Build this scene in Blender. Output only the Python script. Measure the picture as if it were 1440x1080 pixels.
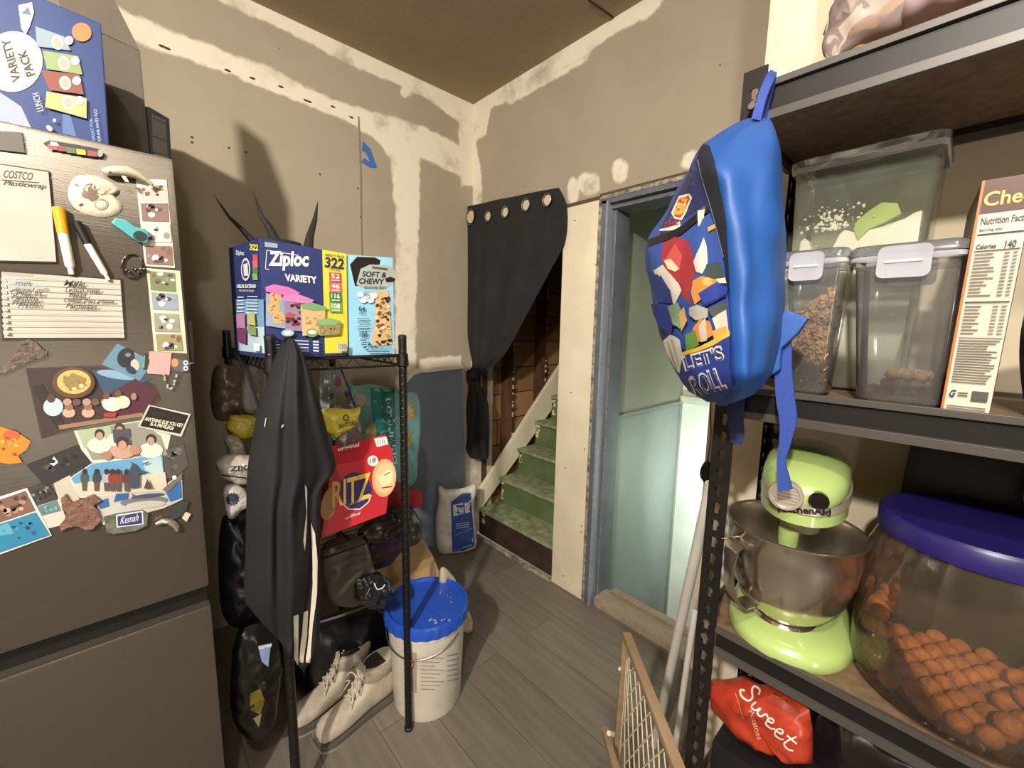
import bpy, bmesh, math, random
import numpy as np
from mathutils import Vector, Matrix, noise
from mathutils.bvhtree import BVHTree
from mathutils.geometry import tessellate_polygon
S = bpy.context.scene
COL = S.collection
for o in list(bpy.data.objects): bpy.data.objects.remove(o)

# ------------------------------------------------------------------ camera
FPX = 585.96; YAW, PITCH, ROLL = [math.radians(a) for a in (47.2168, 7.8098, 1.0965)]
CAM = Vector((0, 0, 1.4))
_f = Vector((-math.sin(YAW)*math.cos(PITCH), math.cos(YAW)*math.cos(PITCH), -math.sin(PITCH)))
_r0 = Vector((math.cos(YAW), math.sin(YAW), 0)); _u0 = _r0.cross(_f)
_r = _r0*math.cos(ROLL)+_u0*math.sin(ROLL); _u = -_r0*math.sin(ROLL)+_u0*math.cos(ROLL)
cd = bpy.data.cameras.new('camera'); cam = bpy.data.objects.new('camera', cd); COL.objects.link(cam)
cd.sensor_width = 36; cd.lens = FPX/1440*36; cd.clip_start = 0.02; cd.clip_end = 50
M = Matrix((_r, _u, -_f)).transposed().to_4x4(); M.translation = CAM; cam.matrix_world = M
S.camera = cam
# ------------------------------------------------------------------ light
w = bpy.data.worlds.new('world'); S.world = w; w.use_nodes = True
w.node_tree.nodes['Background'].inputs[0].default_value = (1.0, 0.86, 0.68, 1)
w.node_tree.nodes['Background'].inputs[1].default_value = 0.22
def lamp(name, loc, power, color, size, aim=(0, 0, -1), spread=180):
    l = bpy.data.lights.new(name, 'AREA'); l.shape = 'DISK'; l.size = size; l.energy = power; l.color = color
    l.spread = math.radians(spread)
    o = bpy.data.objects.new(name, l); COL.objects.link(o); o.location = loc
    o.rotation_euler = Vector(aim).to_track_quat('-Z', 'Y').to_euler(); return o
lamp('ceiling_bulb', (0.28, -1.28, 2.46), 60, (1.0, 0.925, 0.82), 0.11, (-.68, .68, -.30), 135)
lamp('ceiling_bulb_second', (0.30, -0.32, 2.58), 20, (1.0, 0.93, 0.83), 0.10, (.0, .55, -1))
lamp('kitchen_fill_light', (0.9, -1.6, 2.70), 42, (1.0, 0.90, 0.77), 0.9, (0, 0, -1))  # added soft fill, gives the metal something bright to reflect
lamp('passage_lamp', (-0.62, 2.0, 0.45), 7, (0.90, 1.0, 0.94), 0.15, (-.15, 1, .05), 130)
_o = lamp('fridge_streak_light', (1.86, -.36, .80), 15, (1.0, 0.96, 0.9), .22, (-1, .1, 0)); _o.data.shape = 'RECTANGLE'; _o.data.size = .22; _o.data.size_y = 1.5  # added unseen strip light, meant to reflect as a streak on the fridge door
S.view_settings.view_transform = 'Standard'; S.view_settings.look = 'None'
S.view_settings.gamma = 1; S.view_settings.exposure = 0.0; S.view_settings.use_curve_mapping = False
S.cycles.max_bounces = 10; S.cycles.transparent_max_bounces = 16
S.cycles.use_denoising = True

# ------------------------------------------------------------------ helpers
def ray(px, py): return ((px-720)*_r-(py-540)*_u+FPX*_f)/FPX
def P(px, py, ax, val):
    d = ray(px, py); i = 'XYZ'.index(ax); return CAM+d*((val-CAM[i])/d[i])
def P3(px, py, pt, n):
    d = ray(px, py); return CAM+d*((Vector(pt)-CAM).dot(n)/d.dot(n))
def lin(c):
    if isinstance(c, str):
        c = c.lstrip('#'); c = [int(c[i:i+2], 16)/255 for i in (0, 2, 4)]
    return tuple(((x/12.92) if x <= .04045 else ((x+.055)/1.055)**2.4) for x in c)
_mc = {}
def mat(color, rough=.6, metal=0, noise_=None, bump=None, name=None, spec=.5, coat=0, emis=None, stretch=None, c2=None):
    key = (str(color), rough, metal, noise_, bump, name, spec, coat, stretch, str(c2))
    if key in _mc: return _mc[key]
    m = bpy.data.materials.new(name or 'paint_'+str(color).lstrip('#')); m.use_nodes = True
    nt = m.node_tree; b = nt.nodes['Principled BSDF']; c = lin(color)+(1,)
    b.inputs['Base Color'].default_value = c; b.inputs['Roughness'].default_value = rough
    b.inputs['Metallic'].default_value = metal; b.inputs['Specular IOR Level'].default_value = spec
    b.inputs['Coat Weight'].default_value = coat; b.inputs['Coat Roughness'].default_value = .1
    tc = nt.nodes.new('ShaderNodeTexCoord'); mp = nt.nodes.new('ShaderNodeMapping')
    nt.links.new(tc.outputs['Object'], mp.inputs[0])
    if stretch: mp.inputs['Scale'].default_value = stretch
    if noise_ is None and bump is None: noise_ = (9, .06)
    if noise_:
        n = nt.nodes.new('ShaderNodeTexNoise'); n.inputs['Scale'].default_value = noise_[0]; n.inputs['Detail'].default_value = 6
        nt.links.new(mp.outputs[0], n.inputs[0])
        mx = nt.nodes.new('ShaderNodeMix'); mx.data_type = 'RGBA'
        a = noise_[1]; k2 = lin(c2)+(1,) if c2 else tuple(max(0, x*(1-a*2)) for x in c[:3])+(1,)
        mx.inputs[6].default_value = k2
        mx.inputs[7].default_value = c if c2 else tuple(min(1, x*(1+a)) for x in c[:3])+(1,)
        rp = nt.nodes.new('ShaderNodeMapRange'); rp.inputs[1].default_value = .32; rp.inputs[2].default_value = .68
        nt.links.new(n.outputs[0], rp.inputs[0]); nt.links.new(rp.outputs[0], mx.inputs[0]); nt.links.new(mx.outputs[2], b.inputs['Base Color'])
    if bump:
        n = nt.nodes.new('ShaderNodeTexNoise'); n.inputs['Scale'].default_value = bump[0]; n.inputs['Detail'].default_value = 5
        nt.links.new(mp.outputs[0], n.inputs[0])
        bp = nt.nodes.new('ShaderNodeBump'); bp.inputs['Strength'].default_value = bump[1]; bp.inputs['Distance'].default_value = .01
        nt.links.new(n.outputs[0], bp.inputs['Height']); nt.links.new(bp.outputs[0], b.inputs['Normal'])
    _mc[key] = m; return m
def clear(name, tint=(1, 1, 1), body=0.0, bodycol=(.5, .5, .45), rough=.08):
    """thin clear plastic / glass: see-through with a fresnel gloss and a little haze of its own"""
    m = bpy.data.materials.new(name); m.use_nodes = True; nt = m.node_tree; nt.nodes.clear()
    out = nt.nodes.new('ShaderNodeOutputMaterial'); tr = nt.nodes.new('ShaderNodeBsdfTransparent'); tr.inputs[0].default_value = tint+(1,)
    gl = nt.nodes.new('ShaderNodeBsdfGlossy'); gl.inputs['Roughness'].default_value = rough; gl.inputs[0].default_value = (.9, .9, .9, 1)
    df = nt.nodes.new('ShaderNodeBsdfDiffuse'); df.inputs[0].default_value = bodycol+(1,)
    fr = nt.nodes.new('ShaderNodeFresnel'); fr.inputs[0].default_value = 1.45
    m1 = nt.nodes.new('ShaderNodeMixShader'); m1.inputs[0].default_value = body
    nz = nt.nodes.new('ShaderNodeTexNoise'); nz.inputs['Scale'].default_value = 14
    tc = nt.nodes.new('ShaderNodeTexCoord'); nt.links.new(tc.outputs['Object'], nz.inputs[0])
    mr = nt.nodes.new('ShaderNodeMapRange'); mr.inputs[1].default_value = .3; mr.inputs[2].default_value = .7
    mr.inputs[3].default_value = body*.7; mr.inputs[4].default_value = min(1, body*1.3)
    nt.links.new(nz.outputs[0], mr.inputs[0]); nt.links.new(mr.outputs[0], m1.inputs[0])
    nt.links.new(tr.outputs[0], m1.inputs[1]); nt.links.new(df.outputs[0], m1.inputs[2])
    m2 = nt.nodes.new('ShaderNodeMixShader'); nt.links.new(fr.outputs[0], m2.inputs[0])
    nt.links.new(m1.outputs[0], m2.inputs[1]); nt.links.new(gl.outputs[0], m2.inputs[2]); nt.links.new(m2.outputs[0], out.inputs[0])
    return m

def tag(o, label=None, cat=None, group=None, kind=None):
    if label: o['label'] = label
    if cat: o['category'] = cat
    if group: o['group'] = group
    if kind: o['kind'] = kind
    return o
def empty(name, loc, label, cat, group=None):
    o = bpy.data.objects.new(name, None); COL.objects.link(o); o.location = loc; o.empty_display_size = .05
    return tag(o, label, cat, group)
class MB:
    def __init__(s): s.v = []; s.f = []; s.m = []; s.mats = []; s.cur = 0
    def use(s, m):
        if m not in s.mats: s.mats.append(m)
        s.cur = s.mats.index(m); return s
    def add(s, vs, fs):
        n = len(s.v); s.v += [Vector(v) for v in vs]; s.f += [[i+n for i in f] for f in fs]; s.m += [s.cur]*len(fs); return s
    def box(s, a, b):
        (x0, y0, z0), (x1, y1, z1) = a, b
        return s.hexa([(x0, y0, z0), (x1, y0, z0), (x1, y1, z0), (x0, y1, z0)], [(x0, y0, z1), (x1, y0, z1), (x1, y1, z1), (x0, y1, z1)])
    def hexa(s, A, B):
        return s.add(list(A)+list(B), [(3, 2, 1, 0), (4, 5, 6, 7), (0, 1, 5, 4), (1, 2, 6, 5), (2, 3, 7, 6), (3, 0, 4, 7)])
    def prism(s, pts, d):
        n = len(pts); d = Vector(d); pts = [Vector(p) for p in pts]
        return s.add(pts+[p+d for p in pts], [list(range(n))[::-1], list(range(n, 2*n))]+[(i, (i+1) % n, n+(i+1) % n, n+i) for i in range(n)])
    def tube(s, pts, r, n=10, cap=True, closed=False, flat=None):
        pts = [Vector(p) for p in pts]; rs = r if isinstance(r, (list, tuple)) else [r]*len(pts)
        vs = []; fs = []; N = len(pts); prev = None
        for i, p in enumerate(pts):
            if closed: t = (pts[(i+1) % N]-pts[i-1]).normalized()
            else: t = (pts[min(i+1, N-1)]-pts[max(i-1, 0)]).normalized()
            if prev is None:
                a = Vector((0, 0, 1)) if abs(t.z) < .9 else Vector((1, 0, 0)); a = (a-t*a.dot(t)).normalized()
            else: a = (prev-t*prev.dot(t)).normalized()
            prev = a; b = t.cross(a)
            for k in range(n):
                an = 2*math.pi*k/n; fl = flat or 1
                vs.append(p+(a*math.cos(an)*fl+b*math.sin(an))*rs[i])
        M_ = N if closed else N-1
        for i in range(M_):
            for k in range(n):
                j = (i+1) % N
                fs.append((i*n+k, i*n+(k+1) % n, j*n+(k+1) % n, j*n+k))
        if cap and not closed: fs += [list(range(n))[::-1], [(N-1)*n+k for k in range(n)]]
        return s.add(vs, fs)
    def lathe(s, prof, c, n=40, sx=1, sy=1, M_=None):
        vs = []; fs = []; c = Vector(c)
        for r, z in prof:
            for k in range(n):
                a = 2*math.pi*k/n; q = Vector((r*math.cos(a)*sx, r*math.sin(a)*sy, z))
                if M_: q = M_ @ q
                vs.append(c+q)
        for i in range(len(prof)-1):
            for k in range(n): fs.append((i*n+k, i*n+(k+1) % n, (i+1)*n+(k+1) % n, (i+1)*n+k))
        if prof[0][0] > 1e-5: fs.append(list(range(n))[::-1])
        if prof[-1][0] > 1e-5: fs.append([(len(prof)-1)*n+k for k in range(n)])
        return s.add(vs, fs)
    def loft(s, loops, cap=True, closed=True):
        n = len(loops[0]); vs = [p for l in loops for p in l]; fs = []
        for i in range(len(loops)-1):
            for k in range(n if closed else n-1): fs.append((i*n+k, i*n+(k+1) % n, (i+1)*n+(k+1) % n, (i+1)*n+k))
        if cap and closed: fs += [list(range(n))[::-1], [(len(loops)-1)*n+k for k in range(n)]]
        return s.add(vs, fs)
    def sphere(s, c, r, n=12, M_=None):
        rx = r if isinstance(r, (tuple, list)) else (r, r, r); pr = []
        vs = []; fs = []; c = Vector(c)
        for i in range(n+1):
            th = math.pi*i/n
            for k in range(2*n):
                a = math.pi*k/n; q = Vector((rx[0]*math.sin(th)*math.cos(a), rx[1]*math.sin(th)*math.sin(a), -rx[2]*math.cos(th)))
                if M_: q = M_ @ q
                vs.append(c+q)
        for i in range(n):
            for k in range(2*n): fs.append((i*2*n+k, i*2*n+(k+1) % (2*n), (i+1)*2*n+(k+1) % (2*n), (i+1)*2*n+k))
        return s.add(vs, fs)
    def build(s, name, m=None, parent=None, smooth=True, bevel=0, ang=35, sub=0, origin=None, solid=0):
        me = bpy.data.meshes.new(name)
        if origin is None and parent is None:
            origin = Vector((sum(v.x for v in s.v)/len(s.v), sum(v.y for v in s.v)/len(s.v), min(v.z for v in s.v)))
        if parent is not None: origin = parent.matrix_world.translation if parent.parent else parent.location
        if parent is not None and parent.parent: origin = Vector(parent['_o'])
        origin = Vector(origin)
        me.from_pydata([v-origin for v in s.v], [], s.f); me.validate()
        for mm in (s.mats or [m]): me.materials.append(mm)
        if s.mats:
            for p, k in zip(me.polygons, s.m): p.material_index = k
        bm = bmesh.new(); bm.from_mesh(me); bmesh.ops.remove_doubles(bm, verts=bm.verts, dist=1e-6)
        if not getattr(s, 'noflip', False): bmesh.ops.recalc_face_normals(bm, faces=bm.faces)
        if bevel:
            bmesh.ops.bevel(bm, geom=[e for e in bm.edges if len(e.link_faces) == 2 and e.calc_face_angle(0) > .6], offset=bevel, segments=2, affect='EDGES', profile=.7)
        bm.to_mesh(me); bm.free()
        if smooth:
            me.polygons.foreach_set('use_smooth', [True]*len(me.polygons)); me.set_sharp_from_angle(angle=math.radians(ang))
        o = bpy.data.objects.new(name, me); COL.objects.link(o)
        if parent is not None:
            o.parent = parent
            o.location = (0, 0, 0)
        else: o.location = origin
        o['_o'] = tuple(origin)
        if sub:
            q = o.modifiers.new('sub', 'SUBSURF'); q.levels = sub; q.render_levels = sub
        if solid:
            q = o.modifiers.new('thick', 'SOLIDIFY'); q.thickness = solid; q.offset = 0
        return o
def struct(name, mb, m=None, parent=None, **k):
    o = mb.build(name, m, parent, origin=(0, 0, 0) if parent is None else None, **k)
    if parent is None: o['kind'] = 'structure'
    return o
def bvh(*objs):
    vs = []; fs = []
    for o in objs:
        org = Vector(o['_o']); n = len(vs)
        vs += [v.co+org for v in o.data.vertices]; fs += [[i+n for i in p.vertices] for p in o.data.polygons]
    return BVHTree.FromPolygons(vs, fs)
class Art:
    """printed shapes and lettering laid on a real surface (a plane, or a mesh hit by BVH)"""
    def __init__(s, pt=None, n=None, tree=None, off=.0006, step=.00025, seg=7):
        s.pt = pt and Vector(pt); s.n = n and Vector(n).normalized(); s.tree = tree; s.off = off; s.step = step; s.k = 0; s.seg = seg
        s.mb = MB(); s.mb.noflip = True; s.last = None
    def map(s, x, y, off):
        if s.tree:
            d = ray(x, y).normalized(); h = s.tree.ray_cast(CAM, d)
            if h[0] is not None:
                n = h[1] if h[1].dot(d) < 0 else -h[1]
                s.last = h[0]
                return h[0]+n*off*.6-d*off*.5
            if s.last is not None:
                return P3(x, y, s.last, d)-d*off
        p = P3(x, y, s.pt, s.n); return p+s.n*off*(1 if s.n.dot(ray(x, y)) < 0 else -1)
    def tris(s, vs, fs, m):
        off = s.off+s.step*s.k; s.k += 1
        if s.tree:
            bm = bmesh.new(); bv = [bm.verts.new((x, y, 0)) for x, y in vs]
            for f in fs:
                try: bm.faces.new([bv[i] for i in f])
                except ValueError: pass
            bmesh.ops.triangulate(bm, faces=bm.faces)
            for _ in range(6):
                es = [e for e in bm.edges if e.calc_length() > s.seg]
                if not es or len(bm.verts) > 6000: break
                bmesh.ops.subdivide_edges(bm, edges=es, cuts=1); bmesh.ops.triangulate(bm, faces=bm.faces)
            bm.verts.index_update(); vs = [(v.co.x, v.co.y) for v in bm.verts]; fs = [[v.index for v in f.verts] for f in bm.faces]; bm.free()
        s.mb.use(m).add([s.map(x, y, off) for x, y in vs], fs)
        return s
    def poly(s, pts, c, **k):
        m = c if isinstance(c, bpy.types.Material) else mat(c, k.get('rough', .5))
        t = tessellate_polygon([[Vector((x, y, 0)) for x, y in pts]])
        return s.tris(pts, t, m)
    def ell(s, cx, cy, rx, ry, c, rot=0, n=20):
        ca, sa = math.cos(math.radians(rot)), math.sin(math.radians(rot))
        return s.poly([(cx+rx*math.cos(t)*ca-ry*math.sin(t)*sa, cy+rx*math.cos(t)*sa+ry*math.sin(t)*ca) for t in [2*math.pi*i/n for i in range(n)]], c)
    def line(s, pts, w_, c):
        for a, b in zip(pts[:-1], pts[1:]):
            dx, dy = b[0]-a[0], b[1]-a[1]; L = math.hypot(dx, dy) or 1; nx, ny = -dy/L*w_/2, dx/L*w_/2
            s.poly([(a[0]+nx, a[1]+ny), (b[0]+nx, b[1]+ny), (b[0]-nx, b[1]-ny), (a[0]-nx, a[1]-ny)], c); s.k -= 1
        s.k += 1; return s
    def blobs(s, quad, n, cols, r=(.05, .14), seed=0):
        """scattered patches inside a quad given tl,tr,br,bl"""
        R = random.Random(seed); tl, tr, br, bl = [Vector(q) for q in quad]
        sz = ((tr-tl).length+(bl-tl).length)/2
        for i in range(n):
            u, v = R.uniform(.1, .9), R.uniform(.1, .9)
            p = tl*(1-u)*(1-v)+tr*u*(1-v)+br*u*v+bl*(1-u)*v; a = R.uniform(*r)*sz
            m_ = min(u, 1-u)*(tr-tl).length; m2 = min(v, 1-v)*(bl-tl).length
            a1, a2 = min(a, m_), min(a*R.uniform(.5, 1), m2)
            k = 7; s.poly([(p.x+a1*math.cos(t)*R.uniform(.7, 1), p.y+a2*math.sin(t)*R.uniform(.7, 1)) for t in [2*math.pi*j/k for j in range(k)]], R.choice(cols)); s.k -= (i % 6 != 5)
        return s
    def text(s, txt, bl, br, tl, c, bold=0, shear=0, align='C'):
        cu = bpy.data.curves.new('t', 'FONT'); cu.body = txt; cu.size = 1; cu.offset = bold; cu.shear = shear; cu.resolution_u = 3
        cu.space_line = .9; cu.align_x = 'CENTER' if align == 'C' else 'LEFT'
        o = bpy.data.objects.new('t', cu); COL.objects.link(o)
        dg = bpy.context.evaluated_depsgraph_get(); me = bpy.data.meshes.new_from_object(o.evaluated_get(dg))
        co = [v.co.copy() for v in me.vertices]; fs = [list(p.vertices) for p in me.polygons]
        bpy.data.objects.remove(o); bpy.data.curves.remove(cu); bpy.data.meshes.remove(me)
        if not co: return s
        x0, x1 = min(v.x for v in co), max(v.x for v in co); y0, y1 = min(v.y for v in co), max(v.y for v in co)
        bl, br, tl = Vector(bl), Vector(br), Vector(tl)
        pts = [bl+(br-bl)*((v.x-x0)/(x1-x0))+(tl-bl)*((v.y-y0)/(y1-y0)) for v in co]
        m = c if isinstance(c, bpy.types.Material) else mat(c, .5)
        return s.tris([(p.x, p.y) for p in pts], fs, m)
    def done(s, name, parent, label=None):
        o = s.mb.build(name, None, parent, smooth=bool(s.tree))
        if label: o['label'] = label
        return o
def resample(pts, n, closed=True):
    """Catmull-Rom through the points"""
    out = []; N = len(pts); pts = [Vector(p) for p in pts]
    segs = N if closed else N-1
    for i in range(n):
        t = i/n*segs if closed else i/(n-1)*segs*.999999
        k = int(t); u = t-k
        g = (lambda j: pts[j % N]) if closed else (lambda j: pts[max(0, min(N-1, j))])
        p0, p1, p2, p3 = g(k-1), g(k), g(k+1), g(k+2)
        out.append(.5*((2*p1)+(p2-p0)*u+(2*p0-5*p1+4*p2-p3)*u*u+(-p0+3*p1-3*p2+p3)*u**3))
    return out
def pouch(outline, nrm, tf, tb, n=72, rings=12, wr=.004, wf=30, seed=0, power=.5, mats=None, lin_=False):
    """a filled bag: outline in 3D on a plane, swelling tf in front and tb behind, with creases"""
    nrm = Vector(nrm).normalized(); L = [Vector(p) for p in outline] if lin_ else None
    if lin_:
        per = []; N = len(L); k = max(1, n//N)
        for i in range(N):
            for j in range(k): per.append(L[i].lerp(L[(i+1) % N], j/k))
        ol = per
    else: ol = resample(outline, n)
    n = len(ol); c = sum(ol, Vector())/n; mb = MB(); vs = []; fs = []
    sd = Vector((seed*3.1, seed*1.7, seed*.9))
    def ring(t, side):
        q = []
        for p in ol:
            x = c+(p-c)*t; h = (1-t**2.6)**power*(tf if side > 0 else tb)
            nz = noise.noise((x+sd)*wf)*.7+(noise.ridged_multi_fractal((x+sd)*wf*.6, 1, 2, 4, 1, 2)-1)*.55
            jit = (p-c)*noise.noise(p*wf*1.2+sd)*wr*2.2/max((p-c).length, .01)*t**6
            q.append(x+jit+nrm*(side*h+nz*wr*1.6*(1-t**8)))
        return q
    loops = [ring((i+.001)/rings, 1) for i in range(rings)]+[[p.copy() for p in ol]]+[ring((i+.001)/rings, -1) for i in range(rings-1, -1, -1)]
    mb.loft(loops, cap=True); return mb
def drape(rows, ax, val, sgn, depth, n=28, m=40, folds=5, amp=.012, seed=0, back=.01, closed=True, ph=lambda v: 0):
    """hanging cloth: rows are (left px, right px) from top to bottom; bulges sgn*depth along the axis"""
    ls = resample([(*r[0], 0) for r in rows], m, False); rs = resample([(*r[1], 0) for r in rows], m, False)
    e = Vector([sgn if a == ax else 0 for a in 'XYZ']); loops = []
    for i in range(m):
        v = i/(m-1); F = []; B = []
        a = P(ls[i].x, ls[i].y, ax, val); b = P(rs[i].x, rs[i].y, ax, val)
        d = depth(v) if callable(depth) else depth; am = amp(v) if callable(amp) else amp
        for k in range(n):
            u = k/(n-1); p = a.lerp(b, u); env = math.sin(math.pi*u)**.5 if 0 < u < 1 else 0
            wv = math.sin((u*folds+ph(v))*2*math.pi+noise.noise(Vector((u*3, v*2.5, seed)))*3)*am*env
            wv += noise.noise(Vector((u*5, v*7, seed+5)))*am*.8*env
            F.append(p+e*(d*env+wv)); B.append(p-e*(back*env-wv*.3))
        loops.append(F+B[::-1][1:-1] if closed else F)
    mb = MB(); mb.loft(loops, cap=closed, closed=closed); return mb
def copy_tree(o, parent=None):
    c = o.copy(); COL.objects.link(c)
    if parent is not None: c.parent = parent
    for ch in o.children: copy_tree(ch, c)
    return c

# ================================================================== SETTING
XW, YB, ZC = -2.18, 1.655, 2.727       # left wall, back wall, ceiling
YR, XJ = 1.03, -.352                   # wall behind the metal shelving and its outer corner
def wallmat(name, base, mud, paint='#7f8797', bumpy=.25):
    m = bpy.data.materials.new(name); m.use_nodes = True; nt = m.node_tree; b = nt.nodes['Principled BSDF']; b.inputs['Roughness'].default_value = .85
    b.inputs['Specular IOR Level'].default_value = .25
    tc = nt.nodes.new('ShaderNodeTexCoord')
    def nz(sc, det=6, rg=.6):
        n = nt.nodes.new('ShaderNodeTexNoise'); n.inputs['Scale'].default_value = sc; n.inputs['Detail'].default_value = det
        n.inputs['Roughness'].default_value = rg; nt.links.new(tc.outputs['Object'], n.inputs[0]); return n.outputs[0]
    def mth(op, a, b_):
        n = nt.nodes.new('ShaderNodeMath'); n.operation = op
        for i, x in enumerate((a, b_)):
            if isinstance(x, (int, float)): n.inputs[i].default_value = x
            else: nt.links.new(x, n.inputs[i])
        return n.outputs[0]
    def mix(f, a, b_):
        n = nt.nodes.new('ShaderNodeMix'); n.data_type = 'RGBA'; nt.links.new(f, n.inputs[0])
        for i, x in ((6, a), (7, b_)):
            if isinstance(x, tuple): n.inputs[i].default_value = x
            else: nt.links.new(x, n.inputs[i])
        return n.outputs[2]
    def ramp(x, lo, hi):
        n = nt.nodes.new('ShaderNodeMapRange'); n.interpolation_type = 'SMOOTHSTEP'; n.inputs[1].default_value = lo; n.inputs[2].default_value = hi
        nt.links.new(x, n.inputs[0]); return n.outputs[0]
    at = nt.nodes.new('ShaderNodeAttribute'); at.attribute_name = 'mud'
    ap = nt.nodes.new('ShaderNodeAttribute'); ap.attribute_name = 'paint'
    f = mth('ADD', at.outputs['Fac'], mth('MULTIPLY', mth('SUBTRACT', nz(18), .5), .9))
    f = ramp(f, .3, .66)
    f = mth('MULTIPLY', f, ramp(nz(5), .22, .5))
    col = mix(ramp(nz(3), .3, .7), lin(base)+(1,), tuple(x*.9 for x in lin(base))+(1,))
    col = mix(f, col, lin(mud)+(1,))
    # scattered small dark dings
    v = nt.nodes.new('ShaderNodeTexVoronoi'); v.inputs['Scale'].default_value = 6; nt.links.new(tc.outputs['Object'], v.inputs[0])
    lt = nt.nodes.new('ShaderNodeMath'); lt.operation = 'LESS_THAN'; nt.links.new(v.outputs['Distance'], lt.inputs[0]); lt.inputs[1].default_value = .022
    col = mix(lt.outputs[0], col, (.06, .05, .04, 1))
    pf = ramp(ap.outputs['Fac'], .45, .55)
    pc = mix(ramp(nz(4), .35, .7), lin(paint)+(1,), tuple(x*.85 for x in lin(paint))+(1,))
    col = mix(pf, col, pc)
    nt.links.new(col, b.inputs['Base Color'])
    bp = nt.nodes.new('ShaderNodeBump'); bp.inputs['Strength'].default_value = bumpy; bp.inputs['Distance'].default_value = .004
    h = mth('ADD', mth('MULTIPLY', nz(60, 4), .25), mth('MULTIPLY', f, 1.2)); nt.links.new(h, bp.inputs['Height']); nt.links.new(bp.outputs[0], b.inputs['Normal'])
    return m
def polydist(U, V, poly):
    """signed distance, positive inside"""
    d = np.full(U.shape, 1e9); ins = np.zeros(U.shape, bool); n = len(poly)
    for i in range(n):
        x0, y0 = poly[i]; x1, y1 = poly[(i+1) % n]; dx, dy = x1-x0, y1-y0; L = dx*dx+dy*dy+1e-12
        t = np.clip(((U-x0)*dx+(V-y0)*dy)/L, 0, 1); d = np.minimum(d, np.hypot(U-x0-t*dx, V-y0-t*dy))
        c = ((y0 > V) != (y1 > V)) & (U < (x1-x0)*(V-y0)/((y1-y0) or 1e-12)+x0); ins ^= c
    return np.where(ins, d, -d)
def gridwall(name, ax, val, u0, u1, z0, z1, m, muds=(), paints=(), step=.012, holes=(), cracks=()):
    nu = max(2, int((u1-u0)/step)); nv = max(2, int((z1-z0)/step))
    us = np.linspace(u0, u1, nu); vs = np.linspace(z0, z1, nv); U, V = np.meshgrid(us, vs)
    mud = np.zeros(U.shape)
    for poly in muds: mud = np.maximum(mud, np.clip(.5+polydist(U, V, poly)/.05, 0, 1))
    pt = np.zeros(U.shape)
    for poly in paints: pt = np.maximum(pt, np.clip(.5+polydist(U, V, poly)/.012, 0, 1))
    co = [(val, a, b) if ax == 'X' else (a, val, b) for a, b in zip(U.ravel(), V.ravel())]
    fs = []
    for j in range(nv-1):
        for i in range(nu-1):
            uc, vc = (us[i]+us[i+1])/2, (vs[j]+vs[j+1])/2
            if any(a < uc < b and c < vc < d for a, b, c, d in holes): continue
            k = j*nu+i; fs.append((k, k+1, k+nu+1, k+nu))
    me = bpy.data.meshes.new(name); me.from_pydata(co, [], fs); me.materials.append(m)
    for nm, arr in (('mud', mud), ('paint', pt)):
        a = me.attributes.new(nm, 'FLOAT', 'POINT'); a.data.foreach_set('value', arr.ravel().astype(np.float32))
    me.materials.append(mat('#4a4036', .9))
    o = bpy.data.objects.new(name, me); COL.objects.link(o); o['kind'] = 'structure'; o['_o'] = (0, 0, 0); return o
def uv(pts, ax, val):
    r = []
    for x, y in pts:
        p = P(x, y, ax, val); r.append((p.y if ax == 'X' else p.x, p.z))
    return r
def pell(cx, cy, rx, ry, n=12): return [(cx+rx*math.cos(2*math.pi*i/n), cy+ry*math.sin(2*math.pi*i/n)) for i in range(n)]
WM = wallmat('bare_drywall_with_joint_compound', '#a89c88', '#e6dcc8')
mudsL = [[(300, -4), (382, 34), (438, 61), (504, 97), (549, 114), (602, 139), (645, 172), (648, 262), (670, 262), (668, 140), (560, 88), (350, -14)],
         [(150, 5), (252, 47), (327, 76), (382, 96), (438, 127), (507, 153), (560, 167), (600, 180), (657, 211), (657, 250), (622, 236), (596, 222), (540, 205), (500, 176), (404, 136), (327, 106), (243, 76), (165, 50)],
         [(530, 175), (590, 200), (590, 300), (585, 420), (584, 530), (563, 545), (556, 480), (557, 300), (549, 225), (533, 200)],
         [(590, 505), (648, 500), (648, 520), (590, 520)], pell(571, 128, 8, 8), pell(578, 540, 22, 22)]
paintL = [[(575, 528), (590, 522), (622, 521), (650, 518), (658, 790), (560, 800), (540, 610), (560, 560)]]
struct_wall_left = gridwall('wall_left', 'X', XW, -.85, YB, 0, ZC, WM, [uv(p, 'X', XW) for p in mudsL], [uv(p, 'X', XW) for p in paintL])
DH = 1.985                               # head of both openings
mudsB = [[(655, 140), (668, 136), (800, 60), (905, -6), (935, -6), (929, 7), (918, 19), (854, 53), (829, 74), (760, 117), (715, 143), (690, 152), (684, 190), (668, 198), (678, 250), (676, 300), (655, 300)],
         pell(872, 240, 11, 17), pell(972, 226, 13, 13), pell(828, 258, 16, 16), pell(806, 268, 9, 20), [(700, 135), (780, 100), (829, 78), (825, 86), (760, 122), (715, 148)]]
gridwall('wall_back', 'Y', YB, XW, XJ+.02, 0, ZC, WM, [uv(p, 'Y', YB) for p in mudsB], [],
         holes=[(-2.165, -1.40, -1, DH), (-1.165, -.60, -1, DH)])
WM2 = wallmat('drywall_behind_shelving', '#c2b59c', '#d8ccb4')
gridwall('wall_right', 'Y', YR, XJ, 1.9, 0, ZC, WM2, [[(XJ, 0), (XJ+.10, 0), (XJ+.07, 3), (XJ, 3)]], step=.03)
gridwall('wall_return', 'X', XJ, YR, YB, 0, ZC, WM2, step=.05)
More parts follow.
